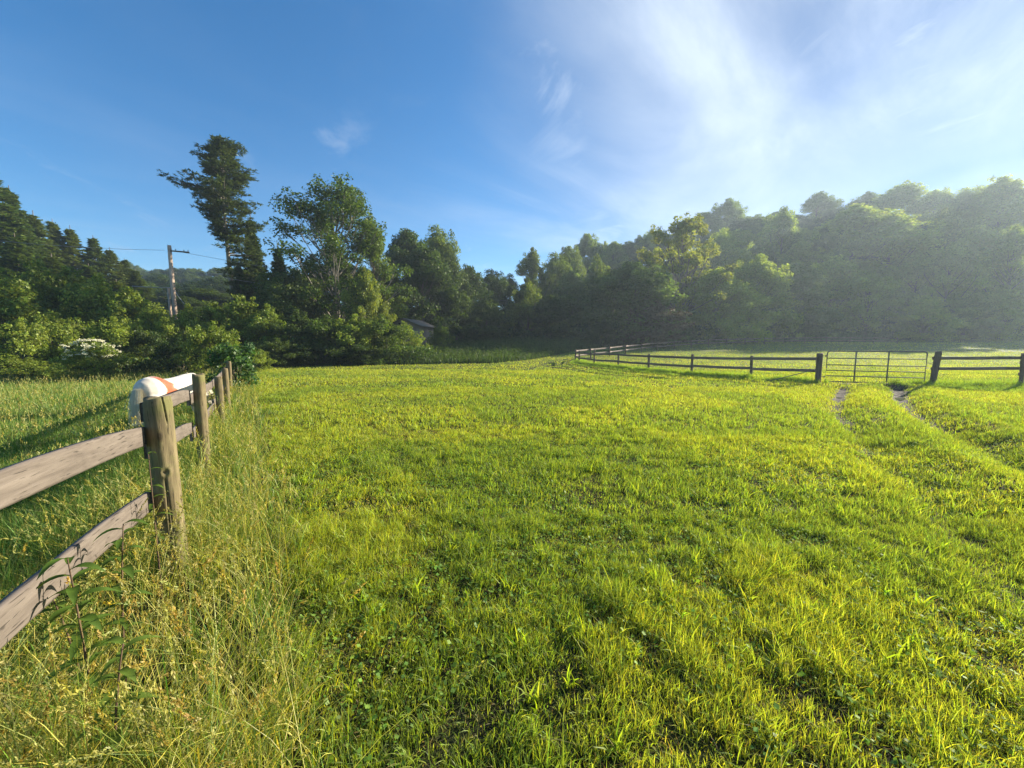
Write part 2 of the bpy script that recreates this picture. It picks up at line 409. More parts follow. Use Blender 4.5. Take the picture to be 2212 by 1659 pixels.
def mown():
    mb = MB()
    zones = [(1.25, 3.6, 13000, .0036, 3, 1.0), (3.6, 7.5, 4600, .0062, 3, 1.0), (7.5, 15, 1500, .011, 2, 1.05), (15, 26, 420, .020, 2, 1.1), (26, 50, 95, .045, 1, 1.15), (50, 92, 10, .11, 1, 1.3)]
    for (y0, y1, dens, wd, seg, hs) in zones:
        sl = 1.42 if y1 < 50 else 1.5
        area = sl * (y1 ** 2 - y0 ** 2) + 1.2 * (y1 - y0)
        n = int(area * dens)
        x, y = rnd_wedge(n, y0, y1, sl)
        keep = tallmask(x, y) < rng.uniform(.1, .9, n)
        keep &= weedfield(x, y) < .5
        c1 = fbm(x * 1.1, y * 1.1, 51); c2 = vnoise(x * 4.2, y * 4.2, 52); c3 = vnoise(x * 12, y * 12, 53)
        cl = .20 * c1 + .36 * c2 + .44 * c3
        keep &= rng.uniform(0, 1, n) < np.clip(.78 + 2.0 * (cl - .38), .70, 1)
        dl = dist_poly(x, y, RUT_L); dr = dist_poly(x, y, RUT_R)
        prob = 1 - .85 * np.exp(-(dist_poly(x, y, RUT_L[:2]) / .22) ** 2) - .85 * np.exp(-(dist_poly(x, y, RUT_R[:2]) / .28) ** 2) - .35 * np.exp(-(dist_poly(x, y, RUT_L[1:4]) / .18) ** 2) - .35 * np.exp(-(dist_poly(x, y, RUT_R[1:4]) / .25) ** 2) - .45 * np.exp(-(dl / .17) ** 2) - .50 * np.exp(-(dr / .18) ** 2)
        prob -= .8 * np.exp(-(np.hypot(x - 14.25, (y - 16.6)) / .7) ** 2) + .8 * np.exp(-(np.hypot(x - 16.0, (y - 16.0)) / .75) ** 2)
        prob -= .5 * np.exp(-(dist_poly(x, y, RUT_F1) / .3) ** 2) + .5 * np.exp(-(dist_poly(x, y, RUT_F2) / .3) ** 2)
        keep &= rng.uniform(0, 1, n) < prob
        x, y, cl, c1, c2, c3 = x[keep], y[keep], cl[keep], c1[keep], c2[keep], c3[keep]
        n = len(x)
        z = ground(x, y) - .004
        h = (.032 + .070 * np.clip(cl - .28, 0, .6) * 2) * rng.uniform(.5, 1.4, n) * hs
        h *= 1 + .25 * S((c1 - .58) / .15)
        az0 = fbm(x * 1.6, y * 1.6, 61) * 9 + 1
        laz = az0 + rng.normal(0, 2.2, n)
        lean = np.abs(rng.normal(.45, .38, n))
        col = gcolor(n, (1, 1, 1), .38, .13)
        lush = S((fbm(x * .55, y * .55, 71) - .42) / .2)
        col *= (np.array([.72, .85, .9])[None] * lush[:, None] + np.array([1.06, 1.08, 1.0])[None] * (1 - lush[:, None]))
        dry = rng.uniform(0, 1, n) < (.05 + .28 * S((.44 - cl) / .1))
        col[dry] = col[dry] * np.array([1.35, .85, 2.2])
        lean[dry] += .5; h[dry] *= .8
        tallb = rng.uniform(0, 1, n) < .07
        h[tallb] *= 1.75; lean[tallb] += .15
        if y1 > 40: h *= .9
        v, q, t, c = blades(np.stack([x, y, z], 1), h, wd * rng.uniform(.6, 1.35, n), lean, laz, rng.uniform(0, 6.28, n), col, seg)
        mb.add(v, q, t, c)
    # the same sward carried on around the spot the photograph was taken from
    for (x0, x1, y0, y1, dens, wd) in [(-3, 12, -4.5, 4, 4200, .006), (4, 24, 1.5, 14, 1100, .012), (18, 60, 10, 42, 90, .04), (12, 24, -4, 2, 700, .014)]:
        n = int((x1 - x0) * (y1 - y0) * dens)
        x = rng.uniform(x0, x1, n); y = rng.uniform(y0, y1, n)
        k = (np.abs(x) > 1.42 * np.maximum(y, 0) + .6) | (y < 1.25)
        k &= tallmask(x, y) < rng.uniform(.1, .9, n)
        k &= 1 - .95 * np.exp(-(dist_poly(x, y, RUT_R) / .25) ** 2) > rng.uniform(0, 1, n)
        x, y = x[k], y[k]; n = len(x)
        cl = .5 * vnoise(x * 4.2, y * 4.2, 52) + .5 * vnoise(x * 12, y * 12, 53)
        h = (.035 + .15 * np.clip(cl - .3, 0, .6)) * rng.uniform(.5, 1.4, n)
        v, q, t, c = blades(np.stack([x, y, ground(x, y) - .004], 1), h, wd * rng.uniform(.6, 1.35, n), np.abs(rng.normal(.45, .35, n)), rng.uniform(0, 6.28, n), rng.uniform(0, 6.28, n), gcolor(n, (1, 1, 1), .28, .12), 2)
        mb.add(v, q, t, c)
    # clover and other small round leaves low in the sward
    n = 70000
    x, y = rnd_wedge(n, 1.3, 6.5, 1.42)
    k = (fbm(x * .9, y * .9, 81) + .25 * vnoise(x * 5, y * 5, 82) > .60) & (tallmask(x, y) < .6)
    x, y = x[k], y[k]; n = len(x)
    P = np.stack([x, y, ground(x, y) + rng.uniform(.01, .06, n)], 1)
    az = rng.uniform(0, 6.28, n); tl = rng.normal(0, .35, n)
    r = rng.uniform(.006, .016, n)[:, None]
    U = np.stack([np.cos(az), np.sin(az), tl], 1) * r
    Vv = np.stack([-np.sin(az), np.cos(az), rng.normal(0, .35, n)], 1) * r * .8
    v, q, c = leafquads(P, U, Vv, gcolor(n, (.62, .90, .9), .3))
    mb.add(v, q, None, c)
    # broad-bladed tufts scattered in the lawn
    nt_ = 1500
    x, y = rnd_wedge(nt_, 1.35, 10, 1.42)
    k = (tallmask(x, y) < .5) & (fbm(x * .7, y * .7, 91) + .25 * S((x - .5) / 2.5) > .50)
    x, y = x[k], y[k]
    per = 13
    X = np.repeat(x, per) + rng.normal(0, .022, len(x) * per); Y = np.repeat(y, per) + rng.normal(0, .022, len(x) * per)
    n = len(X)
    sc = np.repeat(rng.uniform(.6, 1.25, len(x)), per)
    v, q, t, c = blades(np.stack([X, Y, ground(X, Y)], 1), .125 * sc * rng.uniform(.5, 1.2, n), .0095 * sc * rng.uniform(.7, 1.2, n), np.abs(rng.normal(.55, .25, n)), rng.uniform(0, 6.28, n), rng.uniform(0, 6.28, n), gcolor(n, (.95, 1.1, .8), .18), 3)
    mb.add(v, q, t, c)
    o = link('grass', mb.mesh('grass'), M['grass'])
    tag(o, 'short mown bright green grass of the open field', 'grass', kind='stuff')
mown()

def seedheads(mb, P, D, ln, col, nper=14, spread=.012, sz=.006):
    """small spikelets along a stem tip: P base of head, D direction (unit), ln length"""
    n = len(P)
    t = rng.uniform(0, 1, (n, nper))
    C = P[:, None] + D[:, None] * (t * ln[:, None])[..., None]
    C = C + rng.normal(0, 1, (n, nper, 3)) * (spread * (1 - .6 * t))[..., None]
    C = C.reshape(-1, 3); m = len(C)
    DD = np.repeat(D, nper, axis=0) + rng.normal(0, .45, (m, 3))
    DD /= np.linalg.norm(DD, axis=1)[:, None]
    W = np.cross(DD, rng.normal(0, 1, (m, 3))); W /= np.linalg.norm(W, axis=1)[:, None] + 1e-9
    s = rng.uniform(.7, 1.5, m)[:, None] * sz
    v, q, c = leafquads(C, DD * s * 1.5, W * s * .45, np.repeat(col, nper, axis=0) * rng.uniform(.75, 1.25, m)[:, None])
    mb.add(v, q, None, c)

def tall_grass():
    mb = MB()
    # strip along the near fence
    for (y0, y1, dens, wd, seg) in [(.95, 3.2, 4600, .0046, 4), (3.2, 6.5, 1500, .0065, 3), (6.5, 13, 520, .012, 3), (13, 32, 110, .025, 2)]:
        n = int((y1 - y0) * 5.0 * dens)
        y = rng.uniform(y0, y1, n)
        fx = np.interp(y, [p[1] for p in FENCE], [p[0] for p in FENCE])
        x = fx + rng.uniform(-3.0, 2.2, n)
        m = tallmask(x, y) * (fence_side(x, y) < 2.6)
        k = (m > rng.uniform(.1, .9, n)) & (np.abs(x) < 1.5 * y + .8) & (x * x + y * y > 1.15)
        x, y = x[k], y[k]; n = len(x)
        fs = fence_side(x, y)
        cl = .5 * fbm(x * 1.6, y * 1.6, 33) + .5 * vnoise(x * 5, y * 5, 34)
        k = rng.uniform(0, 1, n) < np.clip(.35 + 3.0 * (cl - .42), .10, 1)
        x, y, fs, cl = x[k], y[k], fs[k], cl[k]; n = len(x)
        prof = np.exp(-(fs / .75) ** 2)
        h = (.10 + .34 * prof) * (.5 + 1.0 * cl) * rng.uniform(.5, 1.35, n)
        yel = S((fbm(x * .9, y * .9, 35) - .38) / .25) * (.55 + .45 * S((3.2 - y) / 1.2))
        bare = np.exp(-(np.hypot(x + 2.05, y - 2.15) / .42) ** 2)
        h *= 1 - .62 * bare
        col = gcolor(n, (.70, .92, .7), .3, .15)
        dry = rng.uniform(0, 1, n) < .08 + .34 * yel + .42 * S((2.2 - y) / .9) * S((-x - .5) / .5)
        col[dry] = gcolor(int(dry.sum()), (2.4, 1.95, 2.3), .30, .07)
        v, q, t, c = blades(np.stack([x, y, ground(x, y)], 1), h, wd * rng.uniform(.5, 1.3, n), np.abs(rng.normal(.45, .3, n)) + .35 * dry, rng.uniform(0, 6.28, n), rng.uniform(0, 6.28, n), col, seg)
        mb.add(v, q, t, c)
    # seed stems in the strip
    for (y0, y1, cnt, sw, per, ss) in [(1.0, 3.2, 1000, .0026, 34, .0046), (3.2, 7, 520, .004, 14, .007), (7, 16, 500, .007, 7, .012)]:
        y = rng.uniform(y0, y1, cnt)
        fx = np.interp(y, [p[1] for p in FENCE], [p[0] for p in FENCE])
        x = fx + rng.normal(.15, .55, cnt)
        k = (np.abs(x) < 1.5 * y + .8) & (tallmask(x, y) > .5) & (x * x + y * y > 1.2)
        x, y = x[k], y[k]; n = len(x)
        P = np.stack([x, y, ground(x, y)], 1)
        h = rng.uniform(.35, .78, n); ln = np.clip(np.abs(rng.normal(.4, .25, n)), 0, .95); az = rng.normal(2.6, 1.6, n)
        tan = rng.uniform(0, 1, n) < .6
        col = np.where(tan[:, None], gcolor(n, (2.5, 2.0, 2.1), .2, .08), gcolor(n, (1.3, 1.35, .9), .15, .08))
        v, q, t, c = blades(P, h, np.full(n, sw), ln, az, rng.uniform(0, 6.28, n), col, 5)
        mb.add(v, q, t, c)
        L = np.stack([np.cos(az), np.sin(az), np.zeros(n)], 1)
        tip = P + np.array([0, 0, 1]) * (h * (1 - .35 * ln))[:, None] + L * (h * ln)[:, None]
        D = L * (1.8 * ln)[:, None] + np.array([0, 0, 1]) * (1 - .7 * ln)[:, None]; D /= np.linalg.norm(D, axis=1)[:, None]
        hl = rng.uniform(.06, .14, n)
        hc = gcolor(n, (1.75, 1.45, 1.7), .18, .08)
        rust = rng.uniform(0, 1, n) < .4 * (y < 2.0)
        hc[rust] = gcolor(int(rust.sum()), (1.9, 1.25, 1.2), .15, .06)
        seedheads(mb, tip - D * (hl * .75)[:, None], D, hl, hc, per, .0035 + ss * .45, ss)
    o = link('tall_grass', mb.mesh('tall_grass'), M['tall'])
    tag(o, 'tall tangled straw and green grass with seed heads along the board fence', 'tall grass', kind='stuff')
    # left pasture, rough half-grown grass
    mb = MB()
    for (y0, y1, dens, wd, seg) in [(2.0, 6, 1500, .0055, 3), (6, 12, 560, .010, 3), (12, 20, 230, .018, 2), (20, 34, 85, .035, 2)]:
        n = int(1.5 * (y1 ** 2 - y0 ** 2) * .62 * dens)
        y = np.sqrt(rng.uniform(y0 ** 2, y1 ** 2, n)); x = -rng.uniform(.35, 1.5, n) * y - .5 * rng.uniform(0, 1, n)
        fs = fence_side(x, y)
        k = fs > .7
        x, y, fs = x[k], y[k], fs[k]; n = len(x)
        cl = .5 * fbm(x * .8, y * .8, 36) + .5 * vnoise(x * 2.6, y * 2.6, 37)
        h = (.09 + .30 * cl) * rng.uniform(.45, 1.3, n)
        col = gcolor(n, (.72, .98, .8), .22, .12)
        dry = rng.uniform(0, 1, n) < .10 + .22 * S((fbm(x * .3, y * .3, 38) - .45) / .2)
        col[dry] = gcolor(int(dry.sum()), (1.55, 1.25, 1.5), .2, .08)
        v, q, t, c = blades(np.stack([x, y, ground(x, y)], 1), h, wd * rng.uniform(.5, 1.3, n), np.abs(rng.normal(.4, .3, n)), rng.uniform(0, 6.28, n), rng.uniform(0, 6.28, n), col, seg)
        mb.add(v, q, t, c)
    n = 5200
    y = rng.uniform(5, 29, n); x = -rng.uniform(.5, 1.45, n) * y
    k = fence_side(x, y) > .9; x, y = x[k], y[k]; n = len(x)
    P = np.stack([x, y, ground(x, y)], 1); h = rng.uniform(.3, .62, n); ln = np.abs(rng.normal(.25, .15, n)); az = rng.uniform(0, 6.28, n)
    wdt = .0009 * y
    v, q, t, c = blades(P, h, wdt, ln, az, rng.uniform(0, 6.28, n), gcolor(n, (1.5, 1.35, 1.4), .15), 3)
    mb.add(v, q, t, c)
    tip = P + np.array([0, 0, 1]) * (h * (1 - .35 * ln))[:, None] + np.stack([np.cos(az), np.sin(az), np.zeros(n)], 1) * (h * ln)[:, None]
    seedheads(mb, tip - np.array([0, 0, .06]), np.tile([0, 0, 1.0], (n, 1)), np.full(n, .1), gcolor(n, (1.9, 1.45, 2.0), .15), 6, .016, .014)
    for (x0, x1, y0, y1, dens, wd) in [(-12, -1.2, -4.5, 5, 900, .011), (-30, -8, 1, 20, 110, .03)]:
        n = int((x1 - x0) * (y1 - y0) * dens)
        x = rng.uniform(x0, x1, n); y = rng.uniform(y0, y1, n)
        k = (fence_side(x, y) > .3) & ((x < -1.48 * np.maximum(y, 0) - .3) | (y < 1.9))
        x, y = x[k], y[k]; n = len(x)
        h = (.10 + .28 * fbm(x * .8, y * .8, 36)) * rng.uniform(.45, 1.3, n)
        v, q, t, c = blades(np.stack([x, y, ground(x, y)], 1), h, wd * rng.uniform(.5, 1.3, n), np.abs(rng.normal(.4, .3, n)), rng.uniform(0, 6.28, n), rng.uniform(0, 6.28, n), gcolor(n, (.78, .98, .8), .25, .12), 3)
        mb.add(v, q, t, c)
    o = link('pasture_grass', mb.mesh('pasture_grass'), M['tall'])
    tag(o, 'rough knee-high green grass of the pasture around the horse', 'grass', kind='stuff')
    # longer grass left at the foot of the paddock fence and by the gate
    mb = MB()
    n = 52000
    seglist = PADFENCE
    y = rng.uniform(14, 39, n); x = np.interp(y, [p[1] for p in seglist][::-1][::-1] if False else [15.3, 16.7, 18.6, 20.8, 24, 27.4, 30.5, 34.2, 37.6, 42], [16.7, 13.3, 11.7, 9.7, 8.5, 7.5, 6.6, 6.0, 6.6, 9.5]) + rng.normal(-.25, .32, n)
    x2 = rng.uniform(16.9, 24, 16000); y2 = 15.3 + (x2 - 16.7) * .05 + rng.normal(-.5, .8, 16000)
    x3 = rng.uniform(14.7, 15.6, 2500); y3 = rng.uniform(13.2, 15.4, 2500)
    x = np.concatenate([x, x2, x3]); y = np.concatenate([y, y2, y3])
    k = (dist_poly(x, y, seglist) < .9 + .8 * (x > 16.8)) & ~((x > 13.5) & (x < 16.6) & (y > 15.6)) & (dist_poly(x, y, RUT_R) > .45) & (dist_poly(x, y, RUT_L) > .35)
    k &= fbm(x * 1.2, y * 1.2, 45) > .36
    x, y = x[k], y[k]; n = len(x)
    d = dist_poly(x, y, seglist)
    h = (.12 + .22 * np.exp(-(d / .35) ** 2)) * rng.uniform(.5, 1.3, n)
    v, q, t, c = blades(np.stack([x, y, ground(x, y)], 1), h, .0011 * y * rng.uniform(.6, 1.2, n), np.abs(rng.normal(.4, .25, n)), rng.uniform(0, 6.28, n), rng.uniform(0, 6.28, n), gcolor(n, (.68, .95, .8), .25), 2)
    mb.add(v, q, t, c)
    o = link('fence_foot_grass', mb.mesh('fence_foot_grass'), M['grass'])
    tag(o, 'longer dark green grass left unmown at the foot of the paddock fence and gate', 'grass', kind='stuff')
tall_grass()

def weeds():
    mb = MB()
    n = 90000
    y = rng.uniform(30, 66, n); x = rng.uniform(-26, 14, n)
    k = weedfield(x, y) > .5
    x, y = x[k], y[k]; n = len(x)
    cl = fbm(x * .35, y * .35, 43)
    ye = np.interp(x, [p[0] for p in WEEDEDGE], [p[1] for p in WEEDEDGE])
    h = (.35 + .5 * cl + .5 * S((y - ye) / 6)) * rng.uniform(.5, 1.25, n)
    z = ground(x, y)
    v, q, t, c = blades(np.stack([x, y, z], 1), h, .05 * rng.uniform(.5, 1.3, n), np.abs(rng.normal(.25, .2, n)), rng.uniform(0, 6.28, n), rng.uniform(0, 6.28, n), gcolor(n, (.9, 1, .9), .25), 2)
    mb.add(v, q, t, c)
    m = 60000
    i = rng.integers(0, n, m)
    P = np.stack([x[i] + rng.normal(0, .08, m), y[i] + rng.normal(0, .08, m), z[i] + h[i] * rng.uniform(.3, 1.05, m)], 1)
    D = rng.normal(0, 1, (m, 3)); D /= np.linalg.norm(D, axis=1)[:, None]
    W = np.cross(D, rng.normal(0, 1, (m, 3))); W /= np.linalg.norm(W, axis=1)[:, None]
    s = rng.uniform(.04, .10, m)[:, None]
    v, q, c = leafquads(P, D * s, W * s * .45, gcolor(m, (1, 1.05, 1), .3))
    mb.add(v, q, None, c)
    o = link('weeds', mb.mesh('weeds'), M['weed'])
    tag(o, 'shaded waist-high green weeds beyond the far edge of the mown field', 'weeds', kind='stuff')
    # undergrowth at the foot of the woods on the far side of the paddock and on the hedge side
    mb = MB()
    def band(n, path, wid, hh, s0, colr):
        path = np.array(path, float)
        seg = rng.integers(0, len(path) - 1, n); t = rng.uniform(0, 1, n)
        p = path[seg] * (1 - t)[:, None] + path[seg + 1] * t[:, None]
        x = p[:, 0] + rng.normal(0, wid, n); y = p[:, 1] + rng.normal(0, wid, n)
        z = ground(x, y)
        prof = .35 + .65 * fbm(x * .25, y * .25, 47) * 1.4
        P = np.stack([x, y, z + hh * prof * rng.uniform(0, 1, n) ** .8], 1)
        D = rng.normal(0, 1, (n, 3)); D /= np.linalg.norm(D, axis=1)[:, None]
        W = np.cross(D, rng.normal(0, 1, (n, 3))); W /= np.linalg.norm(W, axis=1)[:, None]
        s = rng.uniform(.5, 1.3, n)[:, None] * s0
        v, q, c = leafquads(P, D * s, W * s * .5, gcolor(n, colr, .3))
        mb.add(v, q, None, c)
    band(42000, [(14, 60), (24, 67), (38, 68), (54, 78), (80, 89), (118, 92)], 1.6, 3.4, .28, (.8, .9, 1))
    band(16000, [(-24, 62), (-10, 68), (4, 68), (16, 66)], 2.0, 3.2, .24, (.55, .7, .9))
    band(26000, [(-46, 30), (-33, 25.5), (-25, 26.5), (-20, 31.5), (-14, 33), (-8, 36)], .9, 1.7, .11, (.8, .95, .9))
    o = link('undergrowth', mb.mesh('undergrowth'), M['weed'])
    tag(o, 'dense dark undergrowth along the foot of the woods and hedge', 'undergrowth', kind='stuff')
weeds()

# ------------------------------------------------------------------ trees
def unit(a): return a / (np.linalg.norm(a, axis=-1, keepdims=True) + 1e-9)
def crown_leaves(centres, rc, per, leaf, flat=.65, up=.5, asp=.42, bright=None, sig=.55, droop=0):
    n = len(centres) * per
    C = np.repeat(centres, per, axis=0)
    r = np.repeat(np.broadcast_to(rc, (len(centres),)), per)
    d = rng.normal(0, 1, (n, 3)); d = unit(d) * (rng.uniform(0, 1, n) ** .45)[:, None]
    C = C + d * r[:, None] * np.array([1, 1, flat])
    nrm = unit(d * .6 + rng.normal(0, .55, (n, 3)) + np.array([0, 0, up]))
    U = unit(np.cross(nrm, rng.normal(0, 1, (n, 3))))
    U[:, 2] -= droop
    U = unit(U)
    W = unit(np.cross(nrm, U))
    s = leaf * rng.uniform(.6, 1.35, n)[:, None]
    b = np.repeat(rng.normal(1, .16, len(centres)) if bright is None else bright, per) * rng.normal(1, .15, n)
    col = np.clip(b, .4, 1.8)[:, None] * np.stack([1 + rng.normal(0, .08, n), np.ones(n), 1 + rng.normal(0, .15, n)], 1)
    return leafquads(C, U * s * .5, W * s * asp * .75, col)

def bezier(p0, p1, p2, n=5):
    t = np.linspace(0, 1, n)[:, None]
    return (1 - t) ** 2 * p0 + 2 * t * (1 - t) * p1 + t * t * p2
def broadleaf(name, seed, Hh=15, W=10, cb=.25, nc=70, per=170, leaf=.34, rc=1.1, mat='leafA', bark='bark', tr=.25, shell=.55, lean=(0, 0), prof=.55, lump=.3, limb=.035, stems=1, low=.22, top=0.0):
    global rng
    keep = rng; rng = np.random.default_rng(seed)
    tm = MB(); cm = MB()
    u = rng.uniform(0, 1, nc) ** .85
    ang = rng.uniform(0, 2 * math.pi, nc)
    pr = np.sin(math.pi * np.clip(.08 + .90 * u, 0, 1) ** .75) ** prof
    ph = rng.uniform(0, 6.28, 4)
    lum = 1 + lump * (np.sin(ang * 2 + ph[0] + u * 5) * .5 + np.sin(ang * 3 + ph[1] - u * 7) * .5)
    rad = W / 2 * pr * lum * rng.uniform(0, 1, nc) ** (.5 * (1 - shell) + .05)
    rad = np.maximum(rad - rc * .7, 0)
    zc = Hh * (cb + (1 - cb) * u) - rc * .5 * (u > .8)
    C = np.stack([np.cos(ang) * rad + lean[0] * u, np.sin(ang) * rad + lean[1] * u, zc], 1)
    for s in range(stems):
        off = np.array([0, 0, 0.]) if stems == 1 else np.array([math.cos(s * 2.4), math.sin(s * 2.4), 0]) * W * .08
        tp = np.array([lean[0] * .6, lean[1] * .6, Hh * (.86 if stems == 1 else .6)]) + off * 3
        pts = bezier(off, np.array([off[0] * 1.5 + rng.normal(0, .2), rng.normal(0, .2), Hh * .45]), tp, 9)
        tm.tube(pts, np.linspace(tr, tr * .18, 9) / (1 if stems == 1 else 1.6), 8)
        if s == 0: axis = pts
    for i in range(nc):
        c = C[i]
        h0 = max(Hh * low, c[2] - np.hypot(c[0], c[1]) * rng.uniform(.7, 1.3) - .08 * Hh)
        k = min(len(axis) - 1.01, h0 / (Hh * .86) * (len(axis) - 1)); k0 = int(k); f = k - k0
        a = axis[k0] * (1 - f) + axis[k0 + 1] * f
        mid = a * .45 + c * .55 + np.array([0, 0, -.10 * np.linalg.norm(c - a)]) + rng.normal(0, .03 * Hh, 3) * .5
        r0 = limb * tr * 10 * (.45 + .55 * np.linalg.norm(c - a) / (W / 2)) * .42
        tm.tube(bezier(a, mid, c, 6), np.linspace(r0, r0 * .2, 6), 5, False)
        for j in range(2):
            e = c + unit(rng.normal(0, 1, 3)) * rc * .8
            tm.tube([mid * .4 + c * .6, (c + e) / 2, e], [r0 * .4, r0 * .25, r0 * .1], 4, False)
    r = rc * rng.uniform(.65, 1.25, nc)
    v, q, c = crown_leaves(C, r, per, leaf)
    cm.add(v, q, None, c)
    # stray sprays that break the outline
    C2 = C + unit(C - np.array([0, 0, Hh * .45])) * rc * rng.uniform(.7, 1.15, nc)[:, None]
    v, q, c = crown_leaves(C2, rc * .42, max(6, per // 6), leaf, .8)
    cm.add(v, q, None, c)
    rng = keep
    return dict(name=name, H=Hh, W=W, trunk=tm.mesh(name + '_trunk', True), crown=cm.mesh(name + '_crown'), mat=M[mat], bark=M[bark])

def conifer(name, seed, Hh=18, Rr=3.6, cb=.06, step=.55, per=6, nsp=14, leaf=.42, mat='needle', tr=.24, Lf=None, droop=.18, tipup=.15, asp=.20, axisf=None, spr=.32, lv=7, bark='bark', rise=.35):
    global rng
    keep = rng; rng = np.random.default_rng(seed)
    tm = MB(); cm = MB()
    axisf = axisf or (lambda z: np.array([0, 0, z]))
    zz = np.linspace(0, Hh, 16)
    tm.tube([axisf(z) for z in zz], np.linspace(tr, .03, 16), 9)
    z = Hh * cb
    Cs, Ds = [], []
    while z < Hh * .985:
        tz = z / Hh
        for i in range(per):
            az = rng.uniform(0, 2 * math.pi)
            L = (Lf(tz, az) if Lf else Rr * (1 - tz) ** 1.2 * (.55 + .45 * min(1, tz / .15))) * rng.uniform(.65, 1.15)
            if L < .15: continue
            a = axisf(z + rng.uniform(-.2, .2))
            d = np.array([math.cos(az), math.sin(az), 0])
            up = (rise * tz - droop * (1 - tz)) * L
            e = a + d * L + np.array([0, 0, up + tipup * L])
            mid = a + d * L * .55 + np.array([0, 0, up * .6 - .03 * L])
            b = bezier(a, mid, e, 6)
            tm.tube(b, np.linspace(.014 * L + .012, .006, 6), 4, False)
            m = max(3, int(nsp * (.35 + .65 * L / Rr)))
            t = rng.uniform(.22, 1.02, m)
            p = (1 - t)[:, None] ** 2 * a + (2 * t * (1 - t))[:, None] * mid + (t * t)[:, None] * e
            lat = np.array([-d[1], d[0], 0])
            sp = rng.normal(0, 1, m) * spr * L * (.35 + .65 * (1 - np.abs(t - .6)))
            p = p + lat * sp[:, None] * .55 + np.array([0, 0, 1]) * rng.normal(0, .06, m)[:, None]
            Cs.append(p); Ds.append(unit(d + lat * (np.sign(sp) * .7)[:, None] + np.array([0, 0, .15])))
        z += step * (1 - .45 * tz)
    P = np.concatenate(Cs); D = np.concatenate(Ds)
    # each spray: several narrow needles tufts
    P = np.repeat(P, lv, axis=0); D = np.repeat(D, lv, axis=0); n = len(P)
    D = unit(D + rng.normal(0, .55, (n, 3)) * np.array([1, 1, .6]))
    P = P + rng.normal(0, 1, (n, 3)) * np.array([.13, .13, .05]) * (leaf / .42)
    W = unit(np.cross(D, unit(np.array([0, 0, 1.0]) + rng.normal(0, .45, (n, 3)))))
    s = leaf * rng.uniform(.55, 1.25, n)[:, None]
    b = np.clip(rng.normal(1, .2, n), .5, 1.6)
    col = b[:, None] * np.stack([1 + rng.normal(0, .08, n), np.ones(n), 1 + rng.normal(0, .1, n)], 1)
    v, q, c = leafquads(P + D * s * .3, D * s * .5, W * s * asp * .6, col)
    cm.add(v, q, None, c)
    rng = keep
    return dict(name=name, H=Hh, W=2 * Rr, trunk=tm.mesh(name + '_trunk', True), crown=cm.mesh(name + '_crown'), mat=M[mat], bark=M[bark])

def plant(pr, x, y, top=None, width=None, label='', cat='tree', group=None, name=None, h=None, rz=None, sink=.15, mat=None):
    z = gz(x, y)
    H_ = (top - z) if top is not None else h
    s = H_ / pr['H']
    sw = (width / pr['W']) if width else s
    e = empty(name or pr['name'], (x, y, z - sink), rng.uniform(0, 6.28) if rz is None else rz)
    e.scale = (sw, sw, s)
    tag(e, label, cat, group)
    t = link('trunk' if cat == 'tree' else 'stem', pr['trunk'], pr['bark'], e)
    c = link('crown' if cat == 'tree' else 'foliage', pr['crown'], pr['mat'], e)
    if mat:
        c.material_slots[0].link = 'OBJECT'; c.material_slots[0].material = M[mat]
    return e
def plant_px(pr, px, py, D, w=None, **kw):
    x, y, z = at(px, py, D)
    return plant(pr, x, D, top=z, width=(w / FP * D if w else None), **kw)

P_oak = broadleaf('broadleaf_tree', 11, 15, 12, .14, 85, 430, .30, 1.75, 'leafA', tr=.30, prof=.42)
P_dome = broadleaf('broadleaf_tree', 12, 14, 10, .04, 90, 430, .29, 1.6, 'leafA', tr=.26, shell=.65, prof=.38)
P_tall = broadleaf('broadleaf_tree', 13, 18, 9, .12, 95, 400, .30, 1.5, 'leafA', tr=.28, prof=.42)
P_airy = broadleaf('broadleaf_tree', 14, 16, 11, .22, 60, 330, .27, 1.25, 'leafB', tr=.28, shell=.4, lump=.45, limb=.05)
P_lump = broadleaf('broadleaf_tree', 15, 12, 11, .08, 66, 460, .29, 1.7, 'leafB', tr=.26, lump=.5)
P_bush = broadleaf('bush', 21, 4.5, 4.6, .05, 52, 190, .15, .62, 'shrub', tr=.06, stems=3, low=.03, shell=.6, lump=.4)
P_bush2 = broadleaf('bush', 22, 5.5, 4.0, .04, 60, 170, .17, .60, 'shrub', tr=.07, stems=4, low=.03, shell=.5, lump=.5, prof=.4)
P_bush3 = broadleaf('bush', 23, 3.2, 4.2, .03, 48, 200, .13, .55, 'shrub', tr=.05, stems=3, low=.02, shell=.6, lump=.35)
P_hem = conifer('conifer', 31, 17, 4.2, .05, .62, 8, 16, .42, 'needleL', droop=.12, lv=13, asp=.34)
P_hem2 = conifer('conifer', 32, 15, 4.8, .04, .62, 8, 16, .42, 'needleL', droop=.05, lv=13, asp=.34)
P_spr = conifer('conifer', 33, 14, 3.4, .03, .5, 8, 16, .4, 'needle', droop=.22, lv=13, asp=.34)

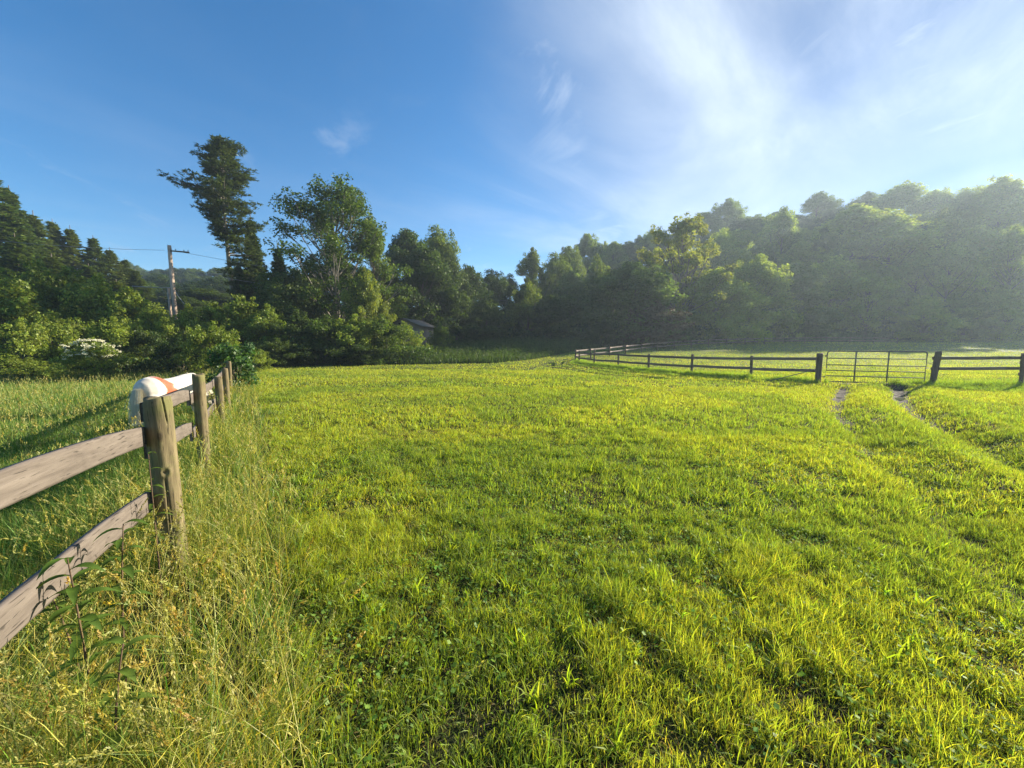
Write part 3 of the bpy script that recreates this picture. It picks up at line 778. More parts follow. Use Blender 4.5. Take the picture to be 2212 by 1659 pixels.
# --- the tall pine with its bare leaning trunk
def pine_len(t, az):
    # x to the right of the photo, y away from it
    cx = math.cos(az)
    T = [0, .08, .34, .44, .48, .55, .60, .66, .72, .76, .80, .88, .94, .98, 1]
    rt = [2.6, 3.4, 4.0, 4.2, 4.2, 4.3, 4.6, 4.9, 4.9, 4.3, 3.9, 3.4, 2.9, 1.9, .6]
    lf = [.2, .2, .2, .25, .4, 1.3, 2.0, 2.7, 3.4, 3.3, 2.9, 2.7, 2.3, 1.5, .5]
    a = np.interp(t, T, rt); b = np.interp(t, T, lf)
    L = b + (a - b) * (.5 + .5 * cx)
    if cx < -.72 and .70 < t < .80: L = 5.0 + 1.2 * (1 - abs(t - .75) / .05)
    L *= .80 + .20 * math.sin(t * 52 + 2 * cx)
    if t < .52 and cx < .25: return 0
    return L * rng.uniform(.72, 1.1) * (.0 if rng.uniform() < .12 else 1)
def pine_axis(z):
    t = z / 25.0
    return np.array([-.55 * math.sin(t * 2.2) - .5 * t + 1.05 * max(0, t - .5) * .4, 0, z])
rz_ = rng
P_pine = conifer('white_pine', 77, 25.0, 4.2, .05, .58, 10, 24, .38, 'needle', tr=.36, Lf=pine_len, droop=.0, tipup=.06, rise=.12, asp=.22, axisf=pine_axis, spr=.30, lv=11, bark='barkL')
plant_px(P_pine, 488, 296, 45, name='pine_tree', label='tall pine with a bare leaning trunk and one long bough reaching out over open sky', rz=0)

# --- big open tree with pale limbs beside the pine
P_big = broadleaf('broadleaf_tree', 44, 18, 13, .10, 125, 230, .22, 1.12, 'leafA', 'barkL', tr=.42, shell=.45, lump=.22, limb=.045, low=.14, prof=.36)
plant_px(P_big, 712, 392, 42, 312, label='large spreading tree with pale forking limbs and sky showing through its crown', rz=1.2)
P_droop = broadleaf('broadleaf_tree', 45, 15, 7, .10, 80, 260, .21, .95, 'leafA', 'bark', tr=.24, shell=.55, lump=.45)
plant_px(P_droop, 800, 470, 45, 120, label='lumpy tree with drooping clusters just past the large pale-limbed tree', rz=2.2)
plant_px(P_spr, 540, 455, 48, 120, label='dark spruce filling the gap behind the bare pine trunk')
plant_px(P_spr, 598, 520, 45, 110, label='dark conifer standing between the tall pine and the pale-limbed tree')
plant_px(P_spr, 515, 560, 43, 80, label='low dark conifer at the foot of the tall pine')
plant_px(P_dome, 640, 590, 39, 170, label='dark rounded tree below the limbs of the large spreading tree', mat='leafC')
plant_px(P_lump, 785, 590, 37.5, 95, label='yellow-green sunlit tree above the clipped end of the hedge')
plant_px(P_oak, 730, 560, 50, 200, label='dark tree behind the spreading pale-limbed tree', mat='leafC')

def many(rows):
    for r in rows:
        pr, px, py, D, w, lab = r[:6]
        kw = r[6] if len(r) > 6 else {}
        plant_px(pr, px, py, D, w, label=lab, **kw)
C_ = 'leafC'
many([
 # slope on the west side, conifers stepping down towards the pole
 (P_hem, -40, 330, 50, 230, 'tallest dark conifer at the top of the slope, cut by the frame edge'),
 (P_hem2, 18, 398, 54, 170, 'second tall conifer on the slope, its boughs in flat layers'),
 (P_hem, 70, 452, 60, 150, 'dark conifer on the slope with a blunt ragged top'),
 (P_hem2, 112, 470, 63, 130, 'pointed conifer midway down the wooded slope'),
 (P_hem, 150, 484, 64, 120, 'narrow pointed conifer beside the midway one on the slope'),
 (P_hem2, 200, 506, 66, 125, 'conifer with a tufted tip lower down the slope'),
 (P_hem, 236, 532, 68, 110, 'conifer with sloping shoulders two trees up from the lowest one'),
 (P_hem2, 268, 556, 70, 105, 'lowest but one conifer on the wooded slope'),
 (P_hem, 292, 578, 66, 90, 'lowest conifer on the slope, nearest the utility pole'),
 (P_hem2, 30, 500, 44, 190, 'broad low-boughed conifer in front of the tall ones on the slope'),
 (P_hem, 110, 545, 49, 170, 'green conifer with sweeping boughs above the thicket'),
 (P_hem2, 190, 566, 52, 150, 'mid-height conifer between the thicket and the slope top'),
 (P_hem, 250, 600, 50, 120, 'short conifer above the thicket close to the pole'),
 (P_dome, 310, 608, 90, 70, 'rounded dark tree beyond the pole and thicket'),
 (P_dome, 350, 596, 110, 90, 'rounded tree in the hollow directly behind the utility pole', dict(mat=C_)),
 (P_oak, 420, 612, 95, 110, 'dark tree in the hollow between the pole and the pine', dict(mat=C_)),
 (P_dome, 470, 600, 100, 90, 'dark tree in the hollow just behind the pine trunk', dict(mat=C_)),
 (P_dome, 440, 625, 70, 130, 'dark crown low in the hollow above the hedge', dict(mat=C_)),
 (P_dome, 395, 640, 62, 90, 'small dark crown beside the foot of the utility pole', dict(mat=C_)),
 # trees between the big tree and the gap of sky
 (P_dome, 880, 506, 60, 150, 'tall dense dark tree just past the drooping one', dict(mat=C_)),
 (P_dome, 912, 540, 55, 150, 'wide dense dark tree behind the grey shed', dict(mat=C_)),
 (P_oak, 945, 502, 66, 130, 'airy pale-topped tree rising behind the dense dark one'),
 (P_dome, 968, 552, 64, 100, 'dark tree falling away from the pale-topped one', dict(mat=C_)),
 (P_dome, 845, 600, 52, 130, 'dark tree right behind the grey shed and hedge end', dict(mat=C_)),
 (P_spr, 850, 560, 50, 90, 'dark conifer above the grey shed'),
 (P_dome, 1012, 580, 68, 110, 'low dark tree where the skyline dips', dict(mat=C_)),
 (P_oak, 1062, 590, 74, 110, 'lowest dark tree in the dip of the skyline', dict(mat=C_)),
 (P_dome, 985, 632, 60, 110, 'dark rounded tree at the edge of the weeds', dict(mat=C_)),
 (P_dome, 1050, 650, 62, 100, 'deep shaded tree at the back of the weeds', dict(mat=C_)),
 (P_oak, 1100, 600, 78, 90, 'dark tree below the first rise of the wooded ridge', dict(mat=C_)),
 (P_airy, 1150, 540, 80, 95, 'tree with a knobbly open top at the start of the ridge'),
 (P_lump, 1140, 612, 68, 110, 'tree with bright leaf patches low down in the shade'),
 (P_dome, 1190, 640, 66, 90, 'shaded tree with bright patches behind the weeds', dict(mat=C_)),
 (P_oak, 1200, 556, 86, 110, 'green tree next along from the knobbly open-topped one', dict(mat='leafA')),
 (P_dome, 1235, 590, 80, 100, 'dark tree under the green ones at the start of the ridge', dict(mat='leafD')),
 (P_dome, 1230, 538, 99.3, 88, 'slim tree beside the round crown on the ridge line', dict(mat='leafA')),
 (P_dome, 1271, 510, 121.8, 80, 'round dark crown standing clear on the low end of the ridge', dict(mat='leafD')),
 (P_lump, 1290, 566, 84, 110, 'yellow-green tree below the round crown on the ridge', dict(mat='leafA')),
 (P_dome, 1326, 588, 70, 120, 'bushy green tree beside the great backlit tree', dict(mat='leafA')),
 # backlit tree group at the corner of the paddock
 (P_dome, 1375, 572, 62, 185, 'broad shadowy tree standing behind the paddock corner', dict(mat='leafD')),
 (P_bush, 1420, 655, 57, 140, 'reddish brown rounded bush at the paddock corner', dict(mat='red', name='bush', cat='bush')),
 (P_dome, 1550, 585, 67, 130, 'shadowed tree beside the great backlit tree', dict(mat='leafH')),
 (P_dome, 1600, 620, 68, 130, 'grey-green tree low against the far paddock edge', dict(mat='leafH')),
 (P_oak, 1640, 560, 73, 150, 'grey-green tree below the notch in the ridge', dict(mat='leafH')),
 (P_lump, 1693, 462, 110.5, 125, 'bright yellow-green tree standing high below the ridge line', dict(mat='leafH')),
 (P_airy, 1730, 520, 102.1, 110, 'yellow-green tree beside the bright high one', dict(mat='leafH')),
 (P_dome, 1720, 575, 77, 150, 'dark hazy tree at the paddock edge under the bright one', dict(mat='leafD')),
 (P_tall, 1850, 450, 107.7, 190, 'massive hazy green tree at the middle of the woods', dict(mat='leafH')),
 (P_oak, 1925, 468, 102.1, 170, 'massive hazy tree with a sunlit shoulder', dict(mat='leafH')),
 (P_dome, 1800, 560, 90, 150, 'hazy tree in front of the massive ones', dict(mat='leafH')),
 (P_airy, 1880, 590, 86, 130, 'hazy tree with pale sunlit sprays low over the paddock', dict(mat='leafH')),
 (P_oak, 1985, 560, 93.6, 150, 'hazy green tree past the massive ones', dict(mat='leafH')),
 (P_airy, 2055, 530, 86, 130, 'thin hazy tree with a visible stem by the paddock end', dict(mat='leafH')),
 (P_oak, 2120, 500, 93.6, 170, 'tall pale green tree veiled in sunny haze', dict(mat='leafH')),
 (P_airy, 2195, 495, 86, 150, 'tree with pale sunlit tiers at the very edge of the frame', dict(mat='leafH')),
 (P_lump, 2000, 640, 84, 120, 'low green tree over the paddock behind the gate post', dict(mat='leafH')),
 (P_dome, 2090, 632, 84, 110, 'low rounded tree in haze at the paddock end', dict(mat='leafH')),
 (P_lump, 2170, 625, 83, 110, 'low tree with level sprays at the paddock end', dict(mat='leafH')),
 (P_oak, 2290, 540, 88, 170, 'tree past the paddock end at the frame edge', dict(mat='leafH')),
 # skyline of the ridge
 (P_dome, 1523, 462, 150, 95, 'small dark tree on the ridge line before the pointed one', dict(mat='leafD')),
 (P_oak, 1575, 434, 147.2, 88, 'pointed tree standing up from the ridge line', dict(mat='leafD')),
 (P_dome, 1768, 420, 144.4, 84, 'domed tree standing clear on the ridge', dict(mat='leafD')),
 (P_airy, 1875, 416, 144.4, 90, 'open-crowned tree on the ridge with sky through it', dict(mat='leafD')),
 (P_dome, 1950, 402, 138.7, 120, 'wide domed tree on the high part of the ridge', dict(mat='leafH')),
 (P_dome, 2022, 414, 135.9, 90, 'flat-domed tree on the high part of the ridge', dict(mat='leafH')),
 (P_oak, 2088, 412, 133.1, 110, 'broad tree on the ridge before the highest one', dict(mat='leafH')),
 (P_dome, 1618, 470, 143, 110, 'dark crown filling the notch between the pointed tree and the domed one', dict(mat='leafD')),
 (P_oak, 1680, 462, 147.2, 110, 'dark crown on the ridge line just behind the bright high tree', dict(mat='leafD')),
 (P_dome, 1590, 500, 121.8, 120, 'green crown low in the notch of the ridge', dict(mat='leafH')),
 (P_lump, 1780, 505, 104.9, 130, 'yellow-green crown between the bright high tree and the massive ones'),
 (P_oak, 1560, 505, 102.1, 120, 'light green crown directly behind the great backlit tree', dict(mat='leafH')),
 (P_lump, 2040, 470, 104.9, 140, 'light green crown below the high domes of the ridge'),
 (P_dome, 2165, 389, 124.6, 125, 'highest round tree at the end of the ridge', dict(mat='leafH')),
 (P_oak, 2240, 400, 127.5, 110, 'last tree of the ridge at the frame edge', dict(mat='leafH')),
])
# great backlit tree
P_walnut = broadleaf('broadleaf_tree', 52, 20, 15, .26, 110, 170, .34, 1.15, 'leafB', 'bark', tr=.45, shell=.45, lump=.35, limb=.06, low=.22, prof=.45)
plant_px(P_walnut, 1478, 472, 70, 205, label='great backlit tree with dark fanning limbs and yellow-green crown behind the paddock', rz=.4)

# the rest of the wood: alike crowns nobody could tell apart
protos = [P_oak, P_dome, P_tall, P_dome, P_lump, P_oak]
sky_px = [1120, 1200, 1300, 1400, 1500, 1600, 1700, 1800, 1900, 2000, 2100, 2212, 2330]
sky_py = [585, 560, 528, 500, 480, 470, 462, 448, 440, 432, 428, 420, 430]
for i in range(156):
    px = 1150 + (i * 97.3) % 1180 + random.uniform(-12, 12)
    row = i % 4
    if row == 0 and i % 3: continue
    D = [99, 115, 132, 148][row] + random.uniform(-3, 3)
    x, y, _ = at(px, 700, D)
    f = [1.0, .72, .4, .06][row]
    top = at(px, np.interp(px, sky_px, sky_py) + f * 120 + random.uniform(-8, 10), D)[2]
    hh = top - gz(x, y)
    if hh < 6: top = gz(x, y) + random.uniform(9, 13)
    if hh > 21: top = gz(x, y) + 20
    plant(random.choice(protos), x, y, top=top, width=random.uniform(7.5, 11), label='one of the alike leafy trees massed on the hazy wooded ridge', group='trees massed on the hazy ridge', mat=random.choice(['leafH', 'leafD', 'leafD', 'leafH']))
for i in range(34):
    px = 265 + (i * 61.7) % 300; D = [150, 172, 195][i % 3] + random.uniform(-6, 6)
    x, y, _ = at(px, 600, D)
    top = at(px, np.interp(px, [265, 330, 400, 480, 560], [566, 578, 596, 604, 604]) + [30, 14, 0][i % 3] + random.uniform(-3, 5), D)[2]
    hh = top - gz(x, y)
    if hh < 5: top = gz(x, y) + 9
    if hh > 20: top = gz(x, y) + 18
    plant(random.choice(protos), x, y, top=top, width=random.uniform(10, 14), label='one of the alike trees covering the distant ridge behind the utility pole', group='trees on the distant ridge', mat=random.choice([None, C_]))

# hedge and thicket
SH = dict(cat='bush', name='bush')
def many_b(rows):
    for r in rows:
        kw = dict(SH); kw.update(r[6] if len(r) > 6 else {})
        plant_px(r[0], r[1], r[2], r[3], r[4], label=r[5], **kw)
many_b([
 (P_bush2, -45, 575, 28, 170, 'thicket bush running out of the frame edge above the pasture'),
 (P_bush2, 25, 612, 27, 150, 'tall sunlit bush in the thicket nearest the frame edge'),
 (P_bush, 85, 578, 32, 160, 'high rounded bush at the back of the thicket'),
 (P_bush2, 150, 586, 34, 150, 'highest rounded bush of the thicket'),
 (P_bush, 215, 604, 33, 150, 'broad olive bush sloping down towards the pole'),
 (P_bush2, 275, 626, 31, 130, 'olive bush below the short conifer in the thicket'),
 (P_bush, 325, 660, 30, 120, 'last bush of the thicket before the utility pole'),
 (P_bush3, 40, 690, 23.5, 130, 'low green bush at the pasture edge beside the frame'),
 (P_bush3, 120, 676, 26, 140, 'dark bush above the white-flowering one'),
 (P_bush, 245, 690, 26, 120, 'dark bush just past the white-flowering one'),
 (P_bush3, 300, 706, 26.5, 110, 'shady bush over the hollow in the thicket', dict(mat='leafC')),
 (P_bush3, 90, 778, 22.5, 110, 'low leafy bush under the white-flowering one'),
 (P_bush3, 30, 765, 22, 120, 'low leafy clump at the pasture edge'),
 (P_bush, 352, 690, 29, 110, 'bush below the foot of the utility pole'),
 (P_bush, 405, 664, 31, 110, 'hedge bush with a pointed top just past the pole'),
 (P_bush3, 380, 730, 25, 110, 'shadowed bush at the dark hollow in the hedge', dict(mat='leafC')),
 (P_bush2, 460, 655, 32, 110, 'light green hedge bush before the tallest one'),
 (P_bush2, 520, 642, 32, 110, 'tallest light green hedge bush with a ragged top'),
 (P_bush, 575, 664, 32, 120, 'yellow-green hedge bush below the small dark conifer'),
 (P_bush, 640, 676, 32.5, 130, 'dark flat-topped hedge bush', dict(mat='leafC')),
 (P_bush3, 700, 684, 33, 140, 'wide hedge bush in the long straight run', dict(mat='leafA')),
 (P_bush3, 765, 682, 33.5, 140, 'wide hedge bush under the yellow-green tree'),
 (P_bush, 825, 684, 34, 120, 'rounded end bush of the hedge', dict(mat='leafA')),
 (P_bush3, 875, 697, 38, 95, 'small bush trailing off the hedge end by the shed'),
 (P_bush3, 950, 700, 44, 60, 'arching bush with tan tips beside the shed'),
 (P_bush3, 455, 696, 24.5, 120, 'bright green rounded bush standing proud of the hedge', dict(mat='shrub')),
 (P_bush3, 545, 748, 24, 80, 'low bush behind the vine-covered fence post'),
 (P_bush3, 600, 730, 29, 110, 'low bush at the foot of the hedge', dict(mat='leafC')),
 (P_bush3, 690, 735, 31, 130, 'low dark bush in front of the straight run of hedge', dict(mat='leafC')),
 (P_bush3, 780, 738, 32, 120, 'low dark bush at the foot of the hedge end', dict(mat='leafC')),
 (P_bush3, 1600, 690, 84, 90, 'brush heap bush in shade beyond the paddock'),
 (P_bush3, 1305, 690, 58, 80, 'low bush in shade at the paddock corner', dict(mat='leafC')),
])
# white-flowering bush
def flower_bush():
    e = plant_px(P_bush3, 195, 730, 21.8, 118, label='bush covered in flat cream-white flower heads at the pasture edge', cat='bush', name='flowering_bush')
    mb = MB()
    n = 115
    for i in range(n):
        a = random.uniform(0, 6.28); r = 1.55 * math.sqrt(random.random()); z = 3.3 - .30 * r * r / 2 - random.random() * 1.1 * (r > .7)
        c = np.array([math.cos(a) * r, math.sin(a) * r, z])
        m = 26; rr = random.uniform(.10, .19)
        aa = rng.uniform(0, 6.28, m); q_ = rr * np.sqrt(rng.uniform(0, 1, m))
        C = c + np.stack([np.cos(aa) * q_, np.sin(aa) * q_, rng.normal(0, .03, m) - q_ * .35], 1)
        U = unit(rng.normal(0, 1, (m, 3))) * .036
        V = unit(np.cross(U, np.array([0, -.6, 1.0]) + rng.normal(0, .5, (m, 3)))) * .032
        v, q, cc = leafquads(C, U, V, np.full((m, 3), 1.0) * rng.uniform(.8, 1.1, m)[:, None])
        mb.add(v, q, None, cc)
    link('blossoms', mb.mesh('blossoms'), M['blossom'], e)
flower_bush()

# ------------------------------------------------------------------ near board fence
def round_post(h, r, seed, crack=None, knot=None, seg=28, rings=26, below=.3):
    rs = np.random.default_rng(seed)
    ph = rs.uniform(0, 6.28, 6)
    V = []
    for i in range(rings + 1):
        t = i / rings; z = -below + (h + below) * t
        for j in range(seg):
            a = 2 * math.pi * j / seg
            rr = r * (1 + .035 * math.sin(a * 2 + ph[0] + z * 2) + .025 * math.sin(a * 5 + ph[1] - z * 3) + .012 * math.sin(a * 9 + ph[2] + z * 11))
            if t > .985: rr *= .93
            if crack:
                for (ca, z0, z1, dep, wid, tw) in crack:
                    da = (a - ca - tw * (z - z0) + math.pi) % (2 * math.pi) - math.pi
                    if z0 < z < z1: rr -= dep * math.exp(-(da / wid) ** 2) * min(1, (z - z0) / .08, (z1 - z) / .03 + .3)
            if knot:
                for (ka, kz, kr, kd) in knot:
                    da = ((a - ka + math.pi) % (2 * math.pi) - math.pi) * r
                    d = math.hypot(da, z - kz)
                    rr += kd * math.exp(-((d - kr) / (kr * .5)) ** 2) - kd * 1.6 * math.exp(-(d / (kr * .6)) ** 2)
            V.append((math.cos(a) * rr, math.sin(a) * rr, z + (.008 * math.sin(a * 2 + ph[3]) if i == rings else 0)))
    n = seg
    i0 = (np.arange(rings)[:, None] * n + np.arange(n)[None]).ravel(); i1 = (np.arange(rings)[:, None] * n + (np.arange(n)[None] + 1) % n).ravel()
    Q = np.stack([i0, i1, i1 + n, i0 + n], 1)
    V = np.array(V); top = V[-n:].mean(0)
    inner = top + (V[-n:] - top) * .6 - np.array([0, 0, .006])
    V = np.concatenate([V, inner, [top - np.array([0, 0, .004])]])
    b = rings * n; k = np.arange(n); k1 = (k + 1) % n
    Q = np.concatenate([Q, np.stack([b + k, b + k1, b + n + k1, b + n + k], 1)])
    T = np.stack([b + n + k, b + n + k1, np.full(n, b + 2 * n)], 1)
    mb = MB(); mb.add(V, Q, T)
    return mb.mesh('post', True)
def board(p0, p1, hgt, thk, sideoff, bow=(0, 0), n=9, ext=.05, cut=0):
    """mesh in local space (x along board) with its matrix"""
    p0 = np.array(p0, float); p1 = np.array(p1, float)
    d = p1 - p0; L = float(np.linalg.norm(d)); u = d / L
    side = np.array([-u[1], u[0], 0]); side /= np.linalg.norm(side)
    upv = np.cross(u, side); 
    if upv[2] < 0: upv = -upv
    pts = [(-ext + cut + (L + 2 * ext - cut) * t, sideoff + bow[0] * math.sin(math.pi * t), bow[1] * math.sin(math.pi * t) + .004 * math.sin(t * 9 + L * 7)) for t in np.linspace(0, 1, n)]
    mb = MB(); mb.strip(pts, hgt * (1 + .05 * np.sin(np.linspace(0, 7, n) + L)), thk, (0, 1, 0), .004)
    me = mb.mesh('rail')
    m = Matrix(((u[0], side[0], upv[0], p0[0]), (u[1], side[1], upv[1], p0[1]), (u[2], side[2], upv[2], p0[2]), (0, 0, 0, 1)))
    return me, m
def add_board(parent, *a, mat='rail', **k):
    me, m = board(*a, **k)
    o = link('rail', me, M[mat], parent)
    o.matrix_basis = Matrix.Translation(-Vector(parent.location)) @ m
    return o

def near_fence():
    f = empty('board_fence', (-2.36, 2.56, 0))
    tag(f, 'weathered two-board fence on round mossy posts beside the horse pasture', 'fence')
    spec = [(1, 1.34, .075), (2, 1.30, .078), (3, 1.29, .066), (4, 1.05, .062), (5, 1.08, .062), (6, 1.15, .06), (7, 1.15, .06), (8, 1.1, .06), (9, 1.1, .06), (10, 1.1, .06)]
    for (i, h, r) in spec:
        x, y = FENCE[i]
        kw = {}
        if i == 2: kw = dict(crack=[(-.30, 1.10, 1.36, .022, .045, -1.0), (-.88, .05, .76, .010, .04, 0), (-.58, .05, .76, .008, .035, -.3)], knot=[(-.80, .80, .024, .010)], seg=150, rings=90)
        if i == 3: kw = dict(crack=[(-1.9, .3, .8, .03, .15, .2)], seg=48, rings=50)
        me = round_post(h, r, 100 + i, **kw)
        o = link('post', me, M['post'], f)
        o.location = (x + 2.36, y - 2.56, 0)
        o.rotation_euler = (R(random.uniform(-1, 1)) if i != 2 else R(-1.0), R(random.uniform(-1, 1)) if i != 2 else R(-1.6), 0)
    def P(i, z): return (FENCE[i][0], FENCE[i][1], z)
    s = .075 + .03
    # on the pasture side of the posts; boards run away from the camera
    add_board(f, P(1, 1.225), P(2, 1.045), .125, .03, s, bow=(.0, .035), n=17)
    add_board(f, P(1, .79), P(2, .60), .135, .03, s, bow=(.02, .02), n=17)
    add_board(f, P(2, 1.20), P(3, 1.03), .125, .03, s, bow=(0, .02), cut=.16)
    add_board(f, P(2, .93), P(3, .62), .13, .03, s, bow=(0, .01), cut=.16)
    for i in range(3, 10):
        za, zb = (.97 if i == 3 else .90), .90
        add_board(f, P(i, za), P(i + 1, zb), .13, .03, s)
        add_board(f, P(i, .52), P(i + 1, .48), .13, .03, s)
near_fence()

# vine swallowing the fence further down
def vine_clump():
    e = empty('vine', (-9.3, 12.8, gz(-9.3, 12.8)))
    tag(e, 'glossy green vine heaped over a fence post down the board fence', 'vine')
    mb = MB(); nb = MB()
    c = []
    for i in range(42):
        a = random.uniform(0, 6.28); r = .62 * math.sqrt(random.random())
        z = .35 + 1.25 * random.random()
        c.append((math.cos(a) * r * (1.2 - .35 * abs(z - .9)), math.sin(a) * r, z))
        nb.tube([(0, 0, .1), (c[-1][0] * .5, c[-1][1] * .5, z * .6), c[-1]], [.012, .008, .004], 5, False)
    v, q, col = crown_leaves(np.array(c), .24, 70, .085, .9, .3, .6)
    mb.add(v, q, None, col)
    link('foliage', mb.mesh('vine_foliage'), M['vine'], e); link('stem', nb.mesh('vine_stem'), M['bark'], e)
vine_clump()

# tall leafy weeds beside the near rails
def leafy_weed(x, y, h, lean, seed, label, nl=16, ll=.11, grp=None):
    rs = np.random.default_rng(seed)
    e = empty('leafy_weed', (x, y, gz(x, y)))
    tag(e, label, 'weed')
    sm = MB(); fm = MB()
    pts = bezier(np.array([0, 0, -.03]), np.array([lean[0] * .3, lean[1] * .3, h * .6]), np.array([lean[0], lean[1], h]), 8)
    sm.tube(pts, np.linspace(.006, .0022, 8), 6)
    link('stem', sm.mesh('weed_stem', True), M['rust'], e)
    V, Q, C = [], [], []
    k = 0
    for i in range(nl):
        t = .22 + .78 * i / (nl - 1)
        a = i * 2.4 + rs.uniform(-.3, .3)
        b = pts[int(t * 7)] * (1 - (t * 7) % 1) + pts[min(7, int(t * 7) + 1)] * ((t * 7) % 1)
        L = ll * (1.15 - .6 * abs(t - .55)) * rs.uniform(.8, 1.2)
        d = np.array([math.cos(a), math.sin(a), 0]); s = np.array([-d[1], d[0], 0])
        w = L * .15
        nseg = 6
        for j in range(nseg + 1):
            u = j / nseg
            c = b + d * L * u + np.array([0, 0, L * (.55 * u - .75 * u * u)])
            ww = w * math.sin(math.pi * min(1, .06 + .94 * u) ** .8)
            V += [c - s * ww + np.array([0, 0, ww * .35]), c, c + s * ww + np.array([0, 0, ww * .35])]
            C += [[.9 + rs.uniform(0, .5)] * 3] * 3
            if j:
                q0 = k + (j - 1) * 3
                Q += [(q0, q0 + 1, q0 + 4, q0 + 3), (q0 + 1, q0 + 2, q0 + 5, q0 + 4)]
        k = len(V)
    C = np.array(C) * np.array([1.35, 1.4, .9])
    fm.add(np.array(V), Q, None, C)
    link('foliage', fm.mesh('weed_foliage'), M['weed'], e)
M['rust'] = plainmat('reddish_stem', (.11, .07, .04), .8)
leafy_weed(-1.66, 1.40, .80, (-.10, .05), 1, 'tall leafy weed with a dark stem standing against the lower rail', 24, .115)
leafy_weed(-1.86, 1.70, .80, (.02, .05), 2, 'leafy weed midway along the lower rail', 22, .10)
leafy_weed(-2.25, 2.33, .98, (.03, -.03), 3, 'leafy weed climbing beside the split post', 20, .075)
leafy_weed(-1.42, 1.22, .60, (.05, .04), 4, 'short leafy weed in front of the tallest one', 18, .10)
leafy_weed(-1.95, 1.62, .62, (-.05, -.06), 5, 'low leafy weed partly hidden by the lower rail', 18, .10)

# ------------------------------------------------------------------ paddock fence, gate
def fence_run(root, pts, tops, mat_r='drail', rr=.065, zr=(.98, .52), side=-.0, seed=0, hgt=.13):
    ox, oy, oz = root.location
    for i, ((x, y), h) in enumerate(zip(pts, tops)):
        z = gz(x, y)
        o = link('post', round_post(h, rr, seed + i, seg=14, rings=10), M['dpost'], root)
        o.location = (x - ox, y - oy, z - oz); o.rotation_euler = (R(random.uniform(-1.5, 1.5)), R(random.uniform(-1.5, 1.5)), 0)
    for i in range(len(pts) - 1):
        a, b = pts[i], pts[i + 1]
        for zz in zr:
            add_board(root, (a[0], a[1], gz(*a) + zz + random.uniform(-.02, .02)), (b[0], b[1], gz(*b) + zz + random.uniform(-.02, .02)), hgt, .035, side, mat=mat_r, n=5, bow=(0, random.uniform(-.02, .01)))
def W(px, D): return ((px - 1106) / FP * D, D)
# measured corner posts of the paddock, from the gate back to the far corner and away
PF = [(13.3, 16.7), (11.75, 18.9), (9.75, 20.9), (8.5, 24.0), (7.55, 27.4), (6.5, 30.5), (5.95, 34.2), (6.25, 38.0), (8.3, 40.8), (11.0, 43.6)]
pf = empty('paddock_fence', (13.3, 16.7, gz(13.3, 16.7)))
tag(pf, 'dark brown two-rail fence curving from the gate round the paddock corner', 'fence')
fence_run(pf, PF[1:], [1.13, 1.16, 1.13, 1.0, 1.35, 1.15, 1.15, 1.12, 1.12], seed=200, side=.07)
gp = PF[0]
o = link('gate_post', round_post(1.30, .112, 260, seg=20, rings=14), M['dpost'], pf); o.location = (0, 0, 0)
for zz in (1.06, .55):
    add_board(pf, (gp[0], gp[1], gz(*gp) + zz), (PF[1][0], PF[1][1], gz(*PF[1]) + zz - .06), .13, .035, .07, mat='drail', n=5)
mb = MB(); b0 = Vector((13.2, 16.75, gz(*gp) + .62)); b1 = at(1662, 820, 17.4)
mb.tube([(b0.x - 13.3, b0.y - 16.7, .60), (b1[0] - 13.3, b1[1] - 16.7, .03)], .018, 6)
link('brace', mb.mesh('brace'), M['gate'], pf)
# far side of the paddock
far = [(13.6, 46.3), (16.4, 49.0), (19.4, 51.6), (22.6, 54.0), (26.0, 56.2), (29.5, 58.2), (33.2, 60.0), (37, 61.6), (41, 63), (45, 64.2), (49.2, 65.2), (53.5, 66.0), (58, 66.6), (62.5, 67), (67, 67.4)]
ff = empty('far_fence', (far[0][0], far[0][1], gz(*far[0])))
tag(ff, 'thin two-rail fence along the shaded far side of the paddock', 'fence')
fence_run(ff, [PF[-1]] + far, [1.12] * 16, seed=300, side=.07)
# short fence past the gate
rf = empty('rail_fence', (16.75, 15.3, gz(16.75, 15.3)))
tag(rf, 'two-rail fence past the gate running out of the frame from a leaning post', 'fence')
RF = [(20.5, 15.45), (24.4, 15.7), (28, 16.0)]
fence_run(rf, RF, [1.36, 1.25, 1.25], seed=340, side=.08)
o = link('post', round_post(1.42, .10, 350, seg=20, rings=14), M['dpost'], rf); o.rotation_euler = (0, R(5.0), 0)
for zz in (1.14, .72):
    add_board(rf, (16.8, 15.3, gz(16.75, 15.3) + zz), (20.5, 15.45, gz(*RF[0]) + zz + .02), .125, .035, .09, mat='drail', n=5)

